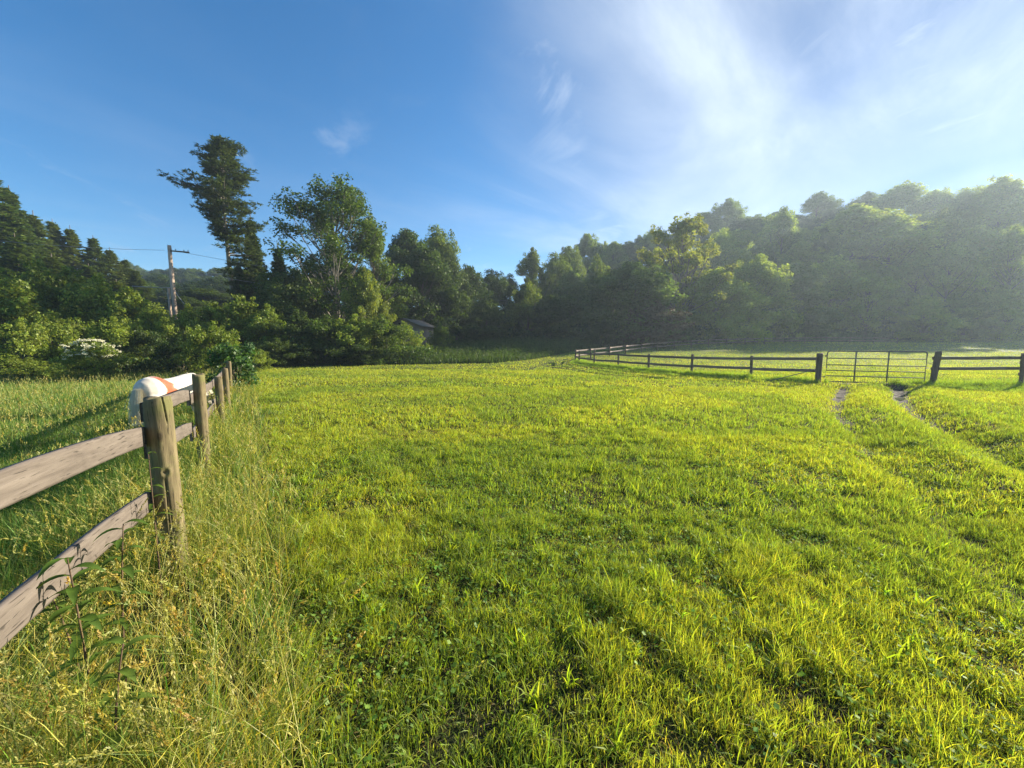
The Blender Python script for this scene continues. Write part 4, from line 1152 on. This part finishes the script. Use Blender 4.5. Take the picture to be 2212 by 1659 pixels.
def gate():
    a = Vector((13.3, 16.7, 0)); b = Vector((16.62, 15.35, 0))
    d = (b - a); L = d.length; d.normalize()
    zb = gz(14.9, 16) + .05
    e = empty('field_gate', (a.x + d.x * .26, a.y + d.y * .26, zb), math.atan2(d.y, d.x))
    tag(e, 'grey tubular metal farm gate with six bars, shut across the muddy track', 'gate')
    Wd, Hh, r = L - .36, 1.30, .024
    mb = MB(); rc = .10
    loop = [(0, 0, 0), (Wd - rc, 0, 0)] + [(Wd - rc + rc * math.sin(t), 0, rc - rc * math.cos(t)) for t in np.linspace(0, math.pi / 2, 5)[1:]]
    loop += [(Wd - rc + rc * math.cos(t), 0, Hh - rc + rc * math.sin(t)) for t in np.linspace(0, math.pi / 2, 6)]
    loop += [(rc - rc * math.sin(t), 0, Hh - rc + rc * math.cos(t)) for t in np.linspace(0, math.pi / 2, 6)] + [(0, 0, rc), (0, 0, 0)]
    mb.tube(loop, r, 8)
    link('gate_frame', mb.mesh('gate_frame', True), M['gate'], e)
    for f in (.19, .37, .55, .77):
        mb = MB(); mb.tube([(.01, 0, Hh * f), (Wd / 2, 0, Hh * f - .006), (Wd - .01, 0, Hh * f)], .019, 8); link('bar', mb.mesh('bar', True), M['gate'], e)
    for f in (.305, .635):
        mb = MB(); mb.tube([(Wd * f, 0, .0), (Wd * f, 0, Hh)], .026, 8); link('upright', mb.mesh('upright', True), M['gate'], e)
    for z in (.2, 1.1):
        mb = MB(); mb.tube([(-.16, 0, z), (.0, 0, z)], .014, 6); mb.tube([(-.05, 0, z - .04), (-.05, 0, z + .05)], .018, 6); link('hinge', mb.mesh('hinge', True), M['gate'], e)
    mb = MB(); mb.tube([(Wd, 0, .86), (Wd + .12, .01, .84), (Wd + .2, .02, .86)], .01, 6); link('latch', mb.mesh('latch', True), M['gate'], e)
gate()

def puddle(c, rx, ry, seed):
    x, y = c; n = 40
    rs = np.random.default_rng(seed); ph = rs.uniform(0, 6.28, 3)
    a = np.arange(n) / n * 6.28318
    r = 1 + .18 * np.sin(2 * a + ph[0]) + .12 * np.sin(3 * a + ph[1]) + .07 * np.sin(5 * a + ph[2])
    # a shallow solid sheet of water following the hollow
    z = min(gz(x + rx * .8 * math.cos(t), y + ry * .8 * math.sin(t)) for t in np.linspace(0, 6, 9)) + .012
    V = np.stack([x + rx * r * np.cos(a), y + ry * r * np.sin(a), np.full(n, z)], 1)
    V = np.concatenate([V, [[x, y, z]]])
    T = np.stack([np.arange(n), (np.arange(n) + 1) % n, np.full(n, n)], 1)
    mb = MB(); mb.add(V, None, T)
    o = link('puddle', mb.mesh('puddle', True), M['water']); tag(o, kind='structure')
m, nt, out = newmat('muddy_water')
p = N(nt, 'ShaderNodeBsdfPrincipled'); p.inputs['Base Color'].default_value = (.10, .08, .06, 1); p.inputs['Roughness'].default_value = .06; p.inputs['IOR'].default_value = 1.33
nz = noise(nt, N(nt, 'ShaderNodeTexCoord').outputs['Object'], 14, 2); bp = N(nt, 'ShaderNodeBump'); bp.inputs['Strength'].default_value = .12; bp.inputs['Distance'].default_value = .02
nt.links.new(nz, bp.inputs['Height']); nt.links.new(bp.outputs[0], p.inputs['Normal']); nt.links.new(p.outputs[0], out.inputs[0]); M['water'] = m
puddle(PUD_L, .30, .62, 1); puddle(PUD_R, .55, .45, 2)

# ------------------------------------------------------------------ utility pole
def pole():
    x, y, z = at(375, 640, 38)
    zt = at(368, 530, 38)[2]; g = gz(x, y)
    e = empty('utility_pole', (x, y, g)); tag(e, 'tall wooden utility pole with a crossarm rising behind the thicket', 'utility pole')
    H_ = zt - g
    mb = MB(); mb.tube([(0, 0, -.3), (0, 0, H_ * .5), (0, 0, H_)], [.21, .185, .15], 14); link('pole', mb.mesh('pole', True), M['pole'], e)
    mb = MB(); mb.box(-1.0, 1.0, -.06, .06, H_ - .62, H_ - .50); o = link('crossarm', mb.mesh('crossarm'), M['dpost'], e); o.rotation_euler = (0, R(6), R(-8))
    for t in (-.9, -.45, .45, .9):
        mb = MB(); mb.tube([(t, 0, H_ - .51), (t, 0, H_ - .36)], [.03, .045], 7); o = link('insulator', mb.mesh('insulator', True), M['wire'], e); o.rotation_euler = (0, R(6), R(-8))
    e2 = empty('short_pole', (x - .62, y + .2, g)); tag(e2, 'short stub pole standing close beside the tall utility pole', 'pole')
    h2 = at(366, 621, 38)[2] - g
    mb = MB(); mb.tube([(0, 0, -.3), (0, 0, h2)], [.13, .11], 12); link('pole', mb.mesh('stub', True), M['pole'], e2)
    mb = MB(); mb.tube([(0, 0, h2), (0, 0, h2 + .05)], [.12, .06], 12); link('cap', mb.mesh('cap', True), M['wire'], e2)
    def wire(a, b, sag, r, name, lab):
        a, b = Vector(a), Vector(b)
        pts = [tuple(a.lerp(b, t) - Vector((0, 0, sag * 4 * t * (1 - t)))) for t in np.linspace(0, 1, 14)]
        mb = MB(); mb.tube(np.array(pts), r, 5); o = link(name, mb.mesh(name, True), M['wire']); tag(o, lab, 'cable')
    top = (x, y, zt - .45); midz = at(372, 621, 38)[2]
    wire((x + .5, y + .3, zt - .5), (x + 55, y + 62, zt + 1), 1.6, .016, 'overhead_wire', 'thin wire running from the crossarm to behind the tall pine')
    wire((x, y, zt - 2.2), (x + 52, y + 60, zt - 2.2), 1.5, .018, 'overhead_wire', 'lower thin wire running from the pole to behind the tall pine')
    wire((x - .5, y, zt - .45), (x - 46, y - 6, zt + 6), 1.8, .016, 'overhead_wire', 'thin wire running from the crossarm towards the wooded slope')
    wire((x, y, midz), at(285, 618, 36.5), .05, .045, 'service_cable', 'thick level cable leaving the pole just above the stub pole')
    b = at(418, 672, 37)
    wire((x, y, midz), b, .35, .022, 'drop_cable', 'slack cable dropping from the pole into the hedge')
    wire((x, y, zt - 1.6), at(420, 670, 41), .0, .012, 'guy_wire', 'straight guy wire slanting down from the pole')
pole()

# ------------------------------------------------------------------ grey shed behind the hedge
def shed():
    x, y, zt = at(893, 690, 46)
    g = gz(x, y) - .2
    e = empty('shed', (x, y, g), R(-12)); tag(e, 'small grey shed with two vent openings half hidden at the hedge end', 'shed')
    Hh = zt - g
    mb = MB()
    w, d, ev = 1.55, 2.2, Hh - .75
    v = [(-w, -d, 0), (w, -d, 0), (w, -d, ev), (-.1, -d, Hh - .08), (-w, -d, ev), (-w, d, 0), (w, d, 0), (w, d, ev), (-.1, d, Hh - .08), (-w, d, ev)]
    mb.add(v, [(0, 1, 2, 4), (5, 9, 7, 6), (1, 6, 7, 2), (0, 4, 9, 5)], [(4, 2, 3), (9, 8, 7)])
    link('wall', mb.mesh('shed_wall'), M['shed'], e)
    mb = MB()
    for s in (-1, 1):
        ex = -w - .2 if s < 0 else w + .5
        ez = ev - .08 if s < 0 else ev - .2
        a = np.array([(-.1, -d - .3, Hh - .05), (ex, -d - .3, ez), (ex, d + .3, ez), (-.1, d + .3, Hh - .05)])
        mb.add(np.concatenate([a, a + [0, 0, .07]]), [(0, 3, 2, 1), (4, 5, 6, 7), (0, 1, 5, 4), (1, 2, 6, 5), (2, 3, 7, 6)])
    link('roof', mb.mesh('shed_roof'), M['shedroof'], e)
    for xx in (-.62, -.12):
        mb = MB(); mb.box(xx - .13, xx + .13, -d - .03, -d + .02, Hh - .72, Hh - .52); link('vent', mb.mesh('vent'), M['dark'], e)
shed()

# ------------------------------------------------------------------ horse
def horse():
    bm_ = MB()
    def lathe(path, rad, n=18):
        """rings with separate half-width / half-height"""
        path = np.array(path, float)
        T = unit(np.gradient(path, axis=0)); V = []
        a = np.arange(n) / n * 2 * math.pi
        for i in range(len(path)):
            s = unit(np.cross(T[i], np.array([0, 0, 1.0]) if abs(T[i][2]) < .95 else np.array([0, 1.0, 0])))
            if abs(T[i][2]) >= .95: s = np.array([1.0, 0, 0])
            s = np.array([1.0, 0, 0]); u = unit(np.cross(s, T[i]))
            rx, rz = rad[i]
            V.append(path[i] + np.cos(a)[:, None] * s * rx + np.sin(a)[:, None] * u * rz)
        m = len(path); V = np.concatenate(V + [path[:1], path[-1:]])
        i0 = (np.arange(m - 1)[:, None] * n + np.arange(n)[None]).ravel(); i1 = (np.arange(m - 1)[:, None] * n + (np.arange(n)[None] + 1) % n).ravel()
        Q = np.stack([i0, i0 + n, i1 + n, i1], 1); k = np.arange(n); k1 = (k + 1) % n; b = (m - 1) * n
        T3 = np.concatenate([np.stack([k, k1, np.full(n, m * n)], 1), np.stack([b + k1, b + k, np.full(n, m * n + 1)], 1)])
        bm_.add(V, Q, T3)
    # head towards +y, rump at y=0, withers at y=1.5; x across
    lathe([(0, -.16, 1.14), (0, -.10, 1.15), (0, .04, 1.16), (0, .25, 1.16), (0, .5, 1.12), (0, .8, 1.09), (0, 1.1, 1.08), (0, 1.35, 1.10), (0, 1.6, 1.10), (0, 1.78, 1.05), (0, 1.86, 1.02)],
          [(.10, .12), (.21, .23), (.30, .32), (.33, .355), (.27, .295), (.335, .32), (.345, .355), (.29, .385), (.235, .41), (.17, .28), (.08, .12)], 22)
    # neck reaching down and forward, head grazing
    lathe([(0, 1.45, 1.20), (0, 1.7, 1.14), (0, 1.98, .92), (0, 2.2, .68), (0, 2.32, .52)], [(.13, .26), (.14, .27), (.115, .21), (.095, .16), (.085, .13)], 16)
    lathe([(0, 2.26, .62), (0, 2.36, .50), (0, 2.46, .34), (0, 2.53, .18), (0, 2.56, .08)], [(.085, .12), (.105, .15), (.08, .115), (.06, .075), (.05, .05)], 16)
    def leg(x, pts, rads): lathe([(x + p[0], p[1], p[2]) for p in pts], rads, 12)
    for x, dy in ((.17, .0), (-.17, .16)):
        leg(x, [(0, .12 + dy, 1.05), (0, .14 + dy, .82), (0, .08 + dy, .62), (0, -.03 + dy, .48), (0, -.01 + dy, .40), (0, .02 + dy, .18), (0, .05 + dy, .08), (0, .07 + dy, .0)],
            [(.15, .25), (.12, .19), (.075, .11), (.05, .07), (.045, .055), (.038, .04), (.045, .05), (.06, .07)])
    for x, dy in ((.14, .0), (-.14, .22)):
        leg(x, [(0, 1.55 + dy * .3, 1.0), (0, 1.57 + dy * .5, .75), (0, 1.57 + dy * .8, .52), (0, 1.57 + dy, .45), (0, 1.58 + dy, .2), (0, 1.60 + dy, .1), (0, 1.63 + dy, .0)],
            [(.12, .17), (.085, .11), (.055, .06), (.055, .06), (.036, .04), (.045, .05), (.058, .068)])
    for s in (-1, 1):
        lathe([(s * .06, 2.30, .66), (s * .085, 2.33, .72), (s * .095, 2.35, .80)], [(.03, .02), (.035, .02), (.006, .006)], 8)
    x, y = -7.14, 7.45
    g = gz(x, y)
    az = R(5)
    e = empty('horse', (x, y, g), az)
    tag(e, 'white horse with an orange-brown saddle-shaped patch grazing behind the board fence', 'horse')
    s = (1.03 - g) / 1.50
    e.scale = (s, s * 1.02, s)
    src = bpy.data.objects.new('src', bm_.mesh('src')); COL.objects.link(src)
    rm = src.modifiers.new('r', 'REMESH'); rm.mode = 'VOXEL'; rm.voxel_size = .022
    sm = src.modifiers.new('s', 'SMOOTH'); sm.factor = .6; sm.iterations = 9
    dg = bpy.context.evaluated_depsgraph_get(); dg.update()
    me = bpy.data.meshes.new_from_object(src.evaluated_get(dg)); me.name = 'horse_body'
    bpy.data.objects.remove(src)
    me.polygons.foreach_set('use_smooth', np.ones(len(me.polygons), bool))
    m, nt, out = newmat('horse_coat')
    tc = N(nt, 'ShaderNodeTexCoord').outputs['Object']
    sp = N(nt, 'ShaderNodeSeparateXYZ'); nt.links.new(tc, sp.inputs[0])
    wob = noise(nt, tc, 3.2, 3)
    def band(y0, hw, zc):
        a = N(nt, 'ShaderNodeMath', operation='SUBTRACT'); nt.links.new(sp.outputs[1], a.inputs[0]); a.inputs[1].default_value = y0
        # slanting edge
        b = N(nt, 'ShaderNodeMath', operation='MULTIPLY_ADD'); nt.links.new(sp.outputs[2], b.inputs[0]); b.inputs[1].default_value = .35; nt.links.new(a.outputs[0], b.inputs[2])
        c = N(nt, 'ShaderNodeMath', operation='MULTIPLY_ADD'); nt.links.new(wob, c.inputs[0]); c.inputs[1].default_value = .35; nt.links.new(b.outputs[0], c.inputs[2])
        d = N(nt, 'ShaderNodeMath', operation='ABSOLUTE'); nt.links.new(c.outputs[0], d.inputs[0])
        return maprange(nt, d.outputs[0], hw - .015, hw + .015, 1, 0)
    f = band(1.02, .19, 0)
    coat = mixc(nt, (.44, .39, .31), (.60, .54, .45), maprange(nt, noise(nt, tc, 5, 4), .3, .7, 0, 1))
    c = mixc(nt, coat, (.36, .080, .018), f)
    # hooves and muzzle
    c = mixc(nt, c, (.06, .05, .045), maprange(nt, sp.outputs[2], .035, .05, 1, 0))
    p = N(nt, 'ShaderNodeBsdfPrincipled'); nt.links.new(c, p.inputs['Base Color']); p.inputs['Roughness'].default_value = .6
    p.inputs['Sheen Weight'].default_value = .3
    nt.links.new(p.outputs[0], out.inputs[0])
    link('body', me, m, e)
    hair = leafmat('horse_hair', (.62, .56, .44), .2, (1, 1, 1), .03, .4, 0)
    n = 700
    t = rng.uniform(0, 1, n)
    P = np.stack([rng.normal(0, .035, n), -.20 + rng.normal(0, .025, n), 1.24 - rng.uniform(0, .05, n)], 1)
    L = rng.uniform(.6, .95, n)
    V = []; Q = []
    for i in range(n):
        w = .004; k = len(V)
        for j in range(5):
            u = j / 4
            c = P[i] + np.array([(P[i][0]) * 1.2 * u, -.10 * math.sin(u * 2.2) * 1.0, -L[i] * u])
            V += [c - np.array([w * (1 - u * .8), 0, 0]), c + np.array([w * (1 - u * .8), 0, 0])]
            if j: Q.append((k + 2 * j - 2, k + 2 * j - 1, k + 2 * j + 1, k + 2 * j))
    mb = MB(); mb.add(np.array(V), Q); link('tail', mb.mesh('tail'), hair, e)
    V = []; Q = []
    for i in range(900):
        u = rng.uniform(0, 1); b = bezier(np.array([0, 1.42, 1.47]), np.array([0, 1.95, 1.35]), np.array([0, 2.36, .66]), 12)[min(11, int(u * 12))] + rng.normal(0, .02, 3)
        k = len(V); L_ = rng.uniform(.14, .3); sx = 1 if rng.uniform() < .8 else -1
        for j in range(4):
            q = j / 3; c = b + np.array([sx * (.03 + .12 * math.sin(q * 1.6)), .03 * q, -L_ * q]); w = .005 * (1 - q * .7)
            V += [c - np.array([0, w, 0]), c + np.array([0, w, 0])]
            if j: Q.append((k + 2 * j - 2, k + 2 * j - 1, k + 2 * j + 1, k + 2 * j))
    mb = MB(); mb.add(np.array(V), Q); link('mane', mb.mesh('mane'), hair, e)
    eye = plainmat('horse_eye', (.01, .008, .006), .15)
    for s_ in (-1, 1):
        a = np.linspace(0, math.pi, 7); mb = MB()
        mb.tube([(s_ * (.088 + .016 * k / 4), 2.385, .53) for k in range(5)], [.018, .019, .017, .012, .003], 10)
        link('eye', mb.mesh('eye', True), eye, e)
horse()

# ------------------------------------------------------------------ air
def haze(x0, x1, y0, y1, z0, z1, dens, aniso):
    mb = MB(); mb.box(x0, x1, y0, y1, z0, z1)
    m, nt, out = newmat('hazy_air')
    v = N(nt, 'ShaderNodeVolumePrincipled'); v.inputs['Density'].default_value = dens; v.inputs['Anisotropy'].default_value = aniso
    v.inputs['Color'].default_value = (.70, .86, 1, 1)
    nt.links.new(v.outputs[0], out.inputs['Volume'])
    o = link('haze', mb.mesh('haze'), m); tag(o, 'pale sunlit haze in the air over the whole valley', 'haze', kind='stuff')
HAZE = True
if HAZE: haze(-463, 463, -62, 475, -4.0, 68, .0007, .40)

# ------------------------------------------------------------------ sky and sun
w = bpy.data.worlds.new('World'); SC.world = w; w.use_nodes = True
nt = w.node_tree
for n in list(nt.nodes): nt.nodes.remove(n)
out = nt.nodes.new('ShaderNodeOutputWorld'); bg = nt.nodes.new('ShaderNodeBackground')
sky = nt.nodes.new('ShaderNodeTexSky'); sky.sky_type = 'NISHITA'; sky.sun_disc = False
sky.sun_elevation = SUN_EL; sky.sun_rotation = SUN_AZ; sky.altitude = 300; sky.air_density = 1.0; sky.dust_density = .0; sky.ozone_density = 3.0
tc = N(nt, 'ShaderNodeTexCoord').outputs['Generated']
sp = N(nt, 'ShaderNodeSeparateXYZ'); nt.links.new(tc, sp.inputs[0])
zc = N(nt, 'ShaderNodeMath', operation='MAXIMUM'); nt.links.new(sp.outputs[2], zc.inputs[0]); zc.inputs[1].default_value = .04
zc2 = N(nt, 'ShaderNodeMath', operation='ADD'); nt.links.new(zc.outputs[0], zc2.inputs[0]); zc2.inputs[1].default_value = .06
dx = N(nt, 'ShaderNodeMath', operation='DIVIDE'); nt.links.new(sp.outputs[0], dx.inputs[0]); nt.links.new(zc2.outputs[0], dx.inputs[1])
dy = N(nt, 'ShaderNodeMath', operation='DIVIDE'); nt.links.new(sp.outputs[1], dy.inputs[0]); nt.links.new(zc2.outputs[0], dy.inputs[1])
cb_ = N(nt, 'ShaderNodeCombineXYZ'); nt.links.new(dx.outputs[0], cb_.inputs[0]); nt.links.new(dy.outputs[0], cb_.inputs[1])
Pv = cb_.outputs[0]
CLOC = (5.1, 3.4, 0)
v1 = mapping(nt, mapping(nt, Pv, (1, 1, 1), (0, 0, R(45))), (1.0, .40, 1), (0, 0, 0), CLOC)
c1 = noise(nt, v1, 1.25, 7, .58, .5)
c2 = noise(nt, mapping(nt, Pv, (1, 1, 1), (0, 0, .3), (3.1, 1.7, 0)), .55, 3, .5)
cir = maprange(nt, c1, .36, .80, 0, 1, True)
area = maprange(nt, c2, .38, .66, 0, 1, True)
# thicker towards the sun
sv = (math.sin(SUN_AZ) * math.cos(SUN_EL), math.cos(SUN_AZ) * math.cos(SUN_EL), math.sin(SUN_EL))
dp = N(nt, 'ShaderNodeVectorMath', operation='DOT_PRODUCT'); nt.links.new(tc, dp.inputs[0]); dp.inputs[1].default_value = sv
side = maprange(nt, dp.outputs['Value'], .20, .80, .42, 1.0, True)
mul = N(nt, 'ShaderNodeMath', operation='MULTIPLY'); nt.links.new(cir, mul.inputs[0]); nt.links.new(side, mul.inputs[1])
mul2 = N(nt, 'ShaderNodeMath', operation='MULTIPLY'); nt.links.new(mul.outputs[0], mul2.inputs[0]); nt.links.new(maprange(nt, area, 0, 1, .25, 1), mul2.inputs[1])
# veil of thin high cloud near the sun
vn = noise(nt, mapping(nt, Pv, (1, .7, 1), (0, 0, R(30)), (4.2, 2.0, 0)), .8, 3, .5)
veilm = N(nt, 'ShaderNodeMath', operation='MULTIPLY'); nt.links.new(maprange(nt, dp.outputs['Value'], .50, .95, 0, .46, True), veilm.inputs[0]); nt.links.new(maprange(nt, vn, .3, .6, .35, 1, True), veilm.inputs[1])
veil = veilm.outputs[0]
w1 = noise(nt, mapping(nt, mapping(nt, Pv, (1, 1, 1), (0, 0, R(-25)), (1.7, .4, 0)), (1, .5, 1)), 2.6, 6, .62, .8)
w2 = noise(nt, mapping(nt, Pv, (1, 1, 1), (0, 0, 0), (7.3, 2.2, 0)), 1.1, 2, .5)
wm = N(nt, 'ShaderNodeMath', operation='MULTIPLY'); nt.links.new(maprange(nt, w1, .50, .75, 0, .55, True), wm.inputs[0]); nt.links.new(maprange(nt, w2, .46, .62, 0, 1, True), wm.inputs[1])
wa = N(nt, 'ShaderNodeMath', operation='MAXIMUM'); nt.links.new(wm.outputs[0], wa.inputs[0]); nt.links.new(mul2.outputs[0], wa.inputs[1])
mul2 = wa
add = N(nt, 'ShaderNodeMath', operation='ADD'); nt.links.new(mul2.outputs[0], add.inputs[0]); nt.links.new(veil, add.inputs[1]); add.use_clamp = True
fac = N(nt, 'ShaderNodeMath', operation='MULTIPLY'); nt.links.new(add.outputs[0], fac.inputs[0]); fac.inputs[1].default_value = .60
lit = mixc(nt, (3.0, 3.6, 4.6), (6.0, 6.6, 7.2), maprange(nt, dp.outputs['Value'], .3, .95, 0, 1, True))
hs = N(nt, 'ShaderNodeHueSaturation'); hs.inputs['Saturation'].default_value = 1.32; nt.links.new(sky.outputs[0], hs.inputs['Color'])
damp = mixc(nt, (1, 1, 1), (.42, .48, .56), maprange(nt, dp.outputs['Value'], .45, .96, 0, 1, True))
skyb = mixc(nt, hs.outputs[0], damp, 1.0, 'MULTIPLY')
skyc = mixc(nt, skyb, lit, fac.outputs[0])
nt.links.new(skyc, bg.inputs[0]); bg.inputs[1].default_value = .072
nt.links.new(bg.outputs[0], out.inputs[0])

sd = bpy.data.lights.new('sun', 'SUN'); sd.energy = 5.0; sd.angle = R(.6); sd.color = (1, .90, .74)
so = bpy.data.objects.new('sun', sd); COL.objects.link(so)
so.rotation_euler = Vector(sv).to_track_quat('Z', 'Y').to_euler()

# ------------------------------------------------------------------ camera
cd = bpy.data.cameras.new('camera'); cd.sensor_width = 36; cd.lens = 36 * FP / 2212; cd.clip_end = 3000; cd.clip_start = .05
co = bpy.data.objects.new('camera', cd); COL.objects.link(co)
co.location = (0, 0, CAMH); co.rotation_euler = (R(90) - PITCH, 0, 0)
SC.camera = co

SC.render.engine = 'CYCLES'
cy = SC.cycles
cy.max_bounces = 6; cy.diffuse_bounces = 3; cy.glossy_bounces = 2; cy.transmission_bounces = 4; cy.volume_bounces = 0; cy.transparent_max_bounces = 6
cy.use_denoising = True; cy.sample_clamp_indirect = 6
cy.caustics_reflective = False; cy.caustics_refractive = False
SC.view_settings.view_transform = 'Standard'; SC.view_settings.look = 'None'; SC.view_settings.gamma = 1; SC.view_settings.exposure = 1.48
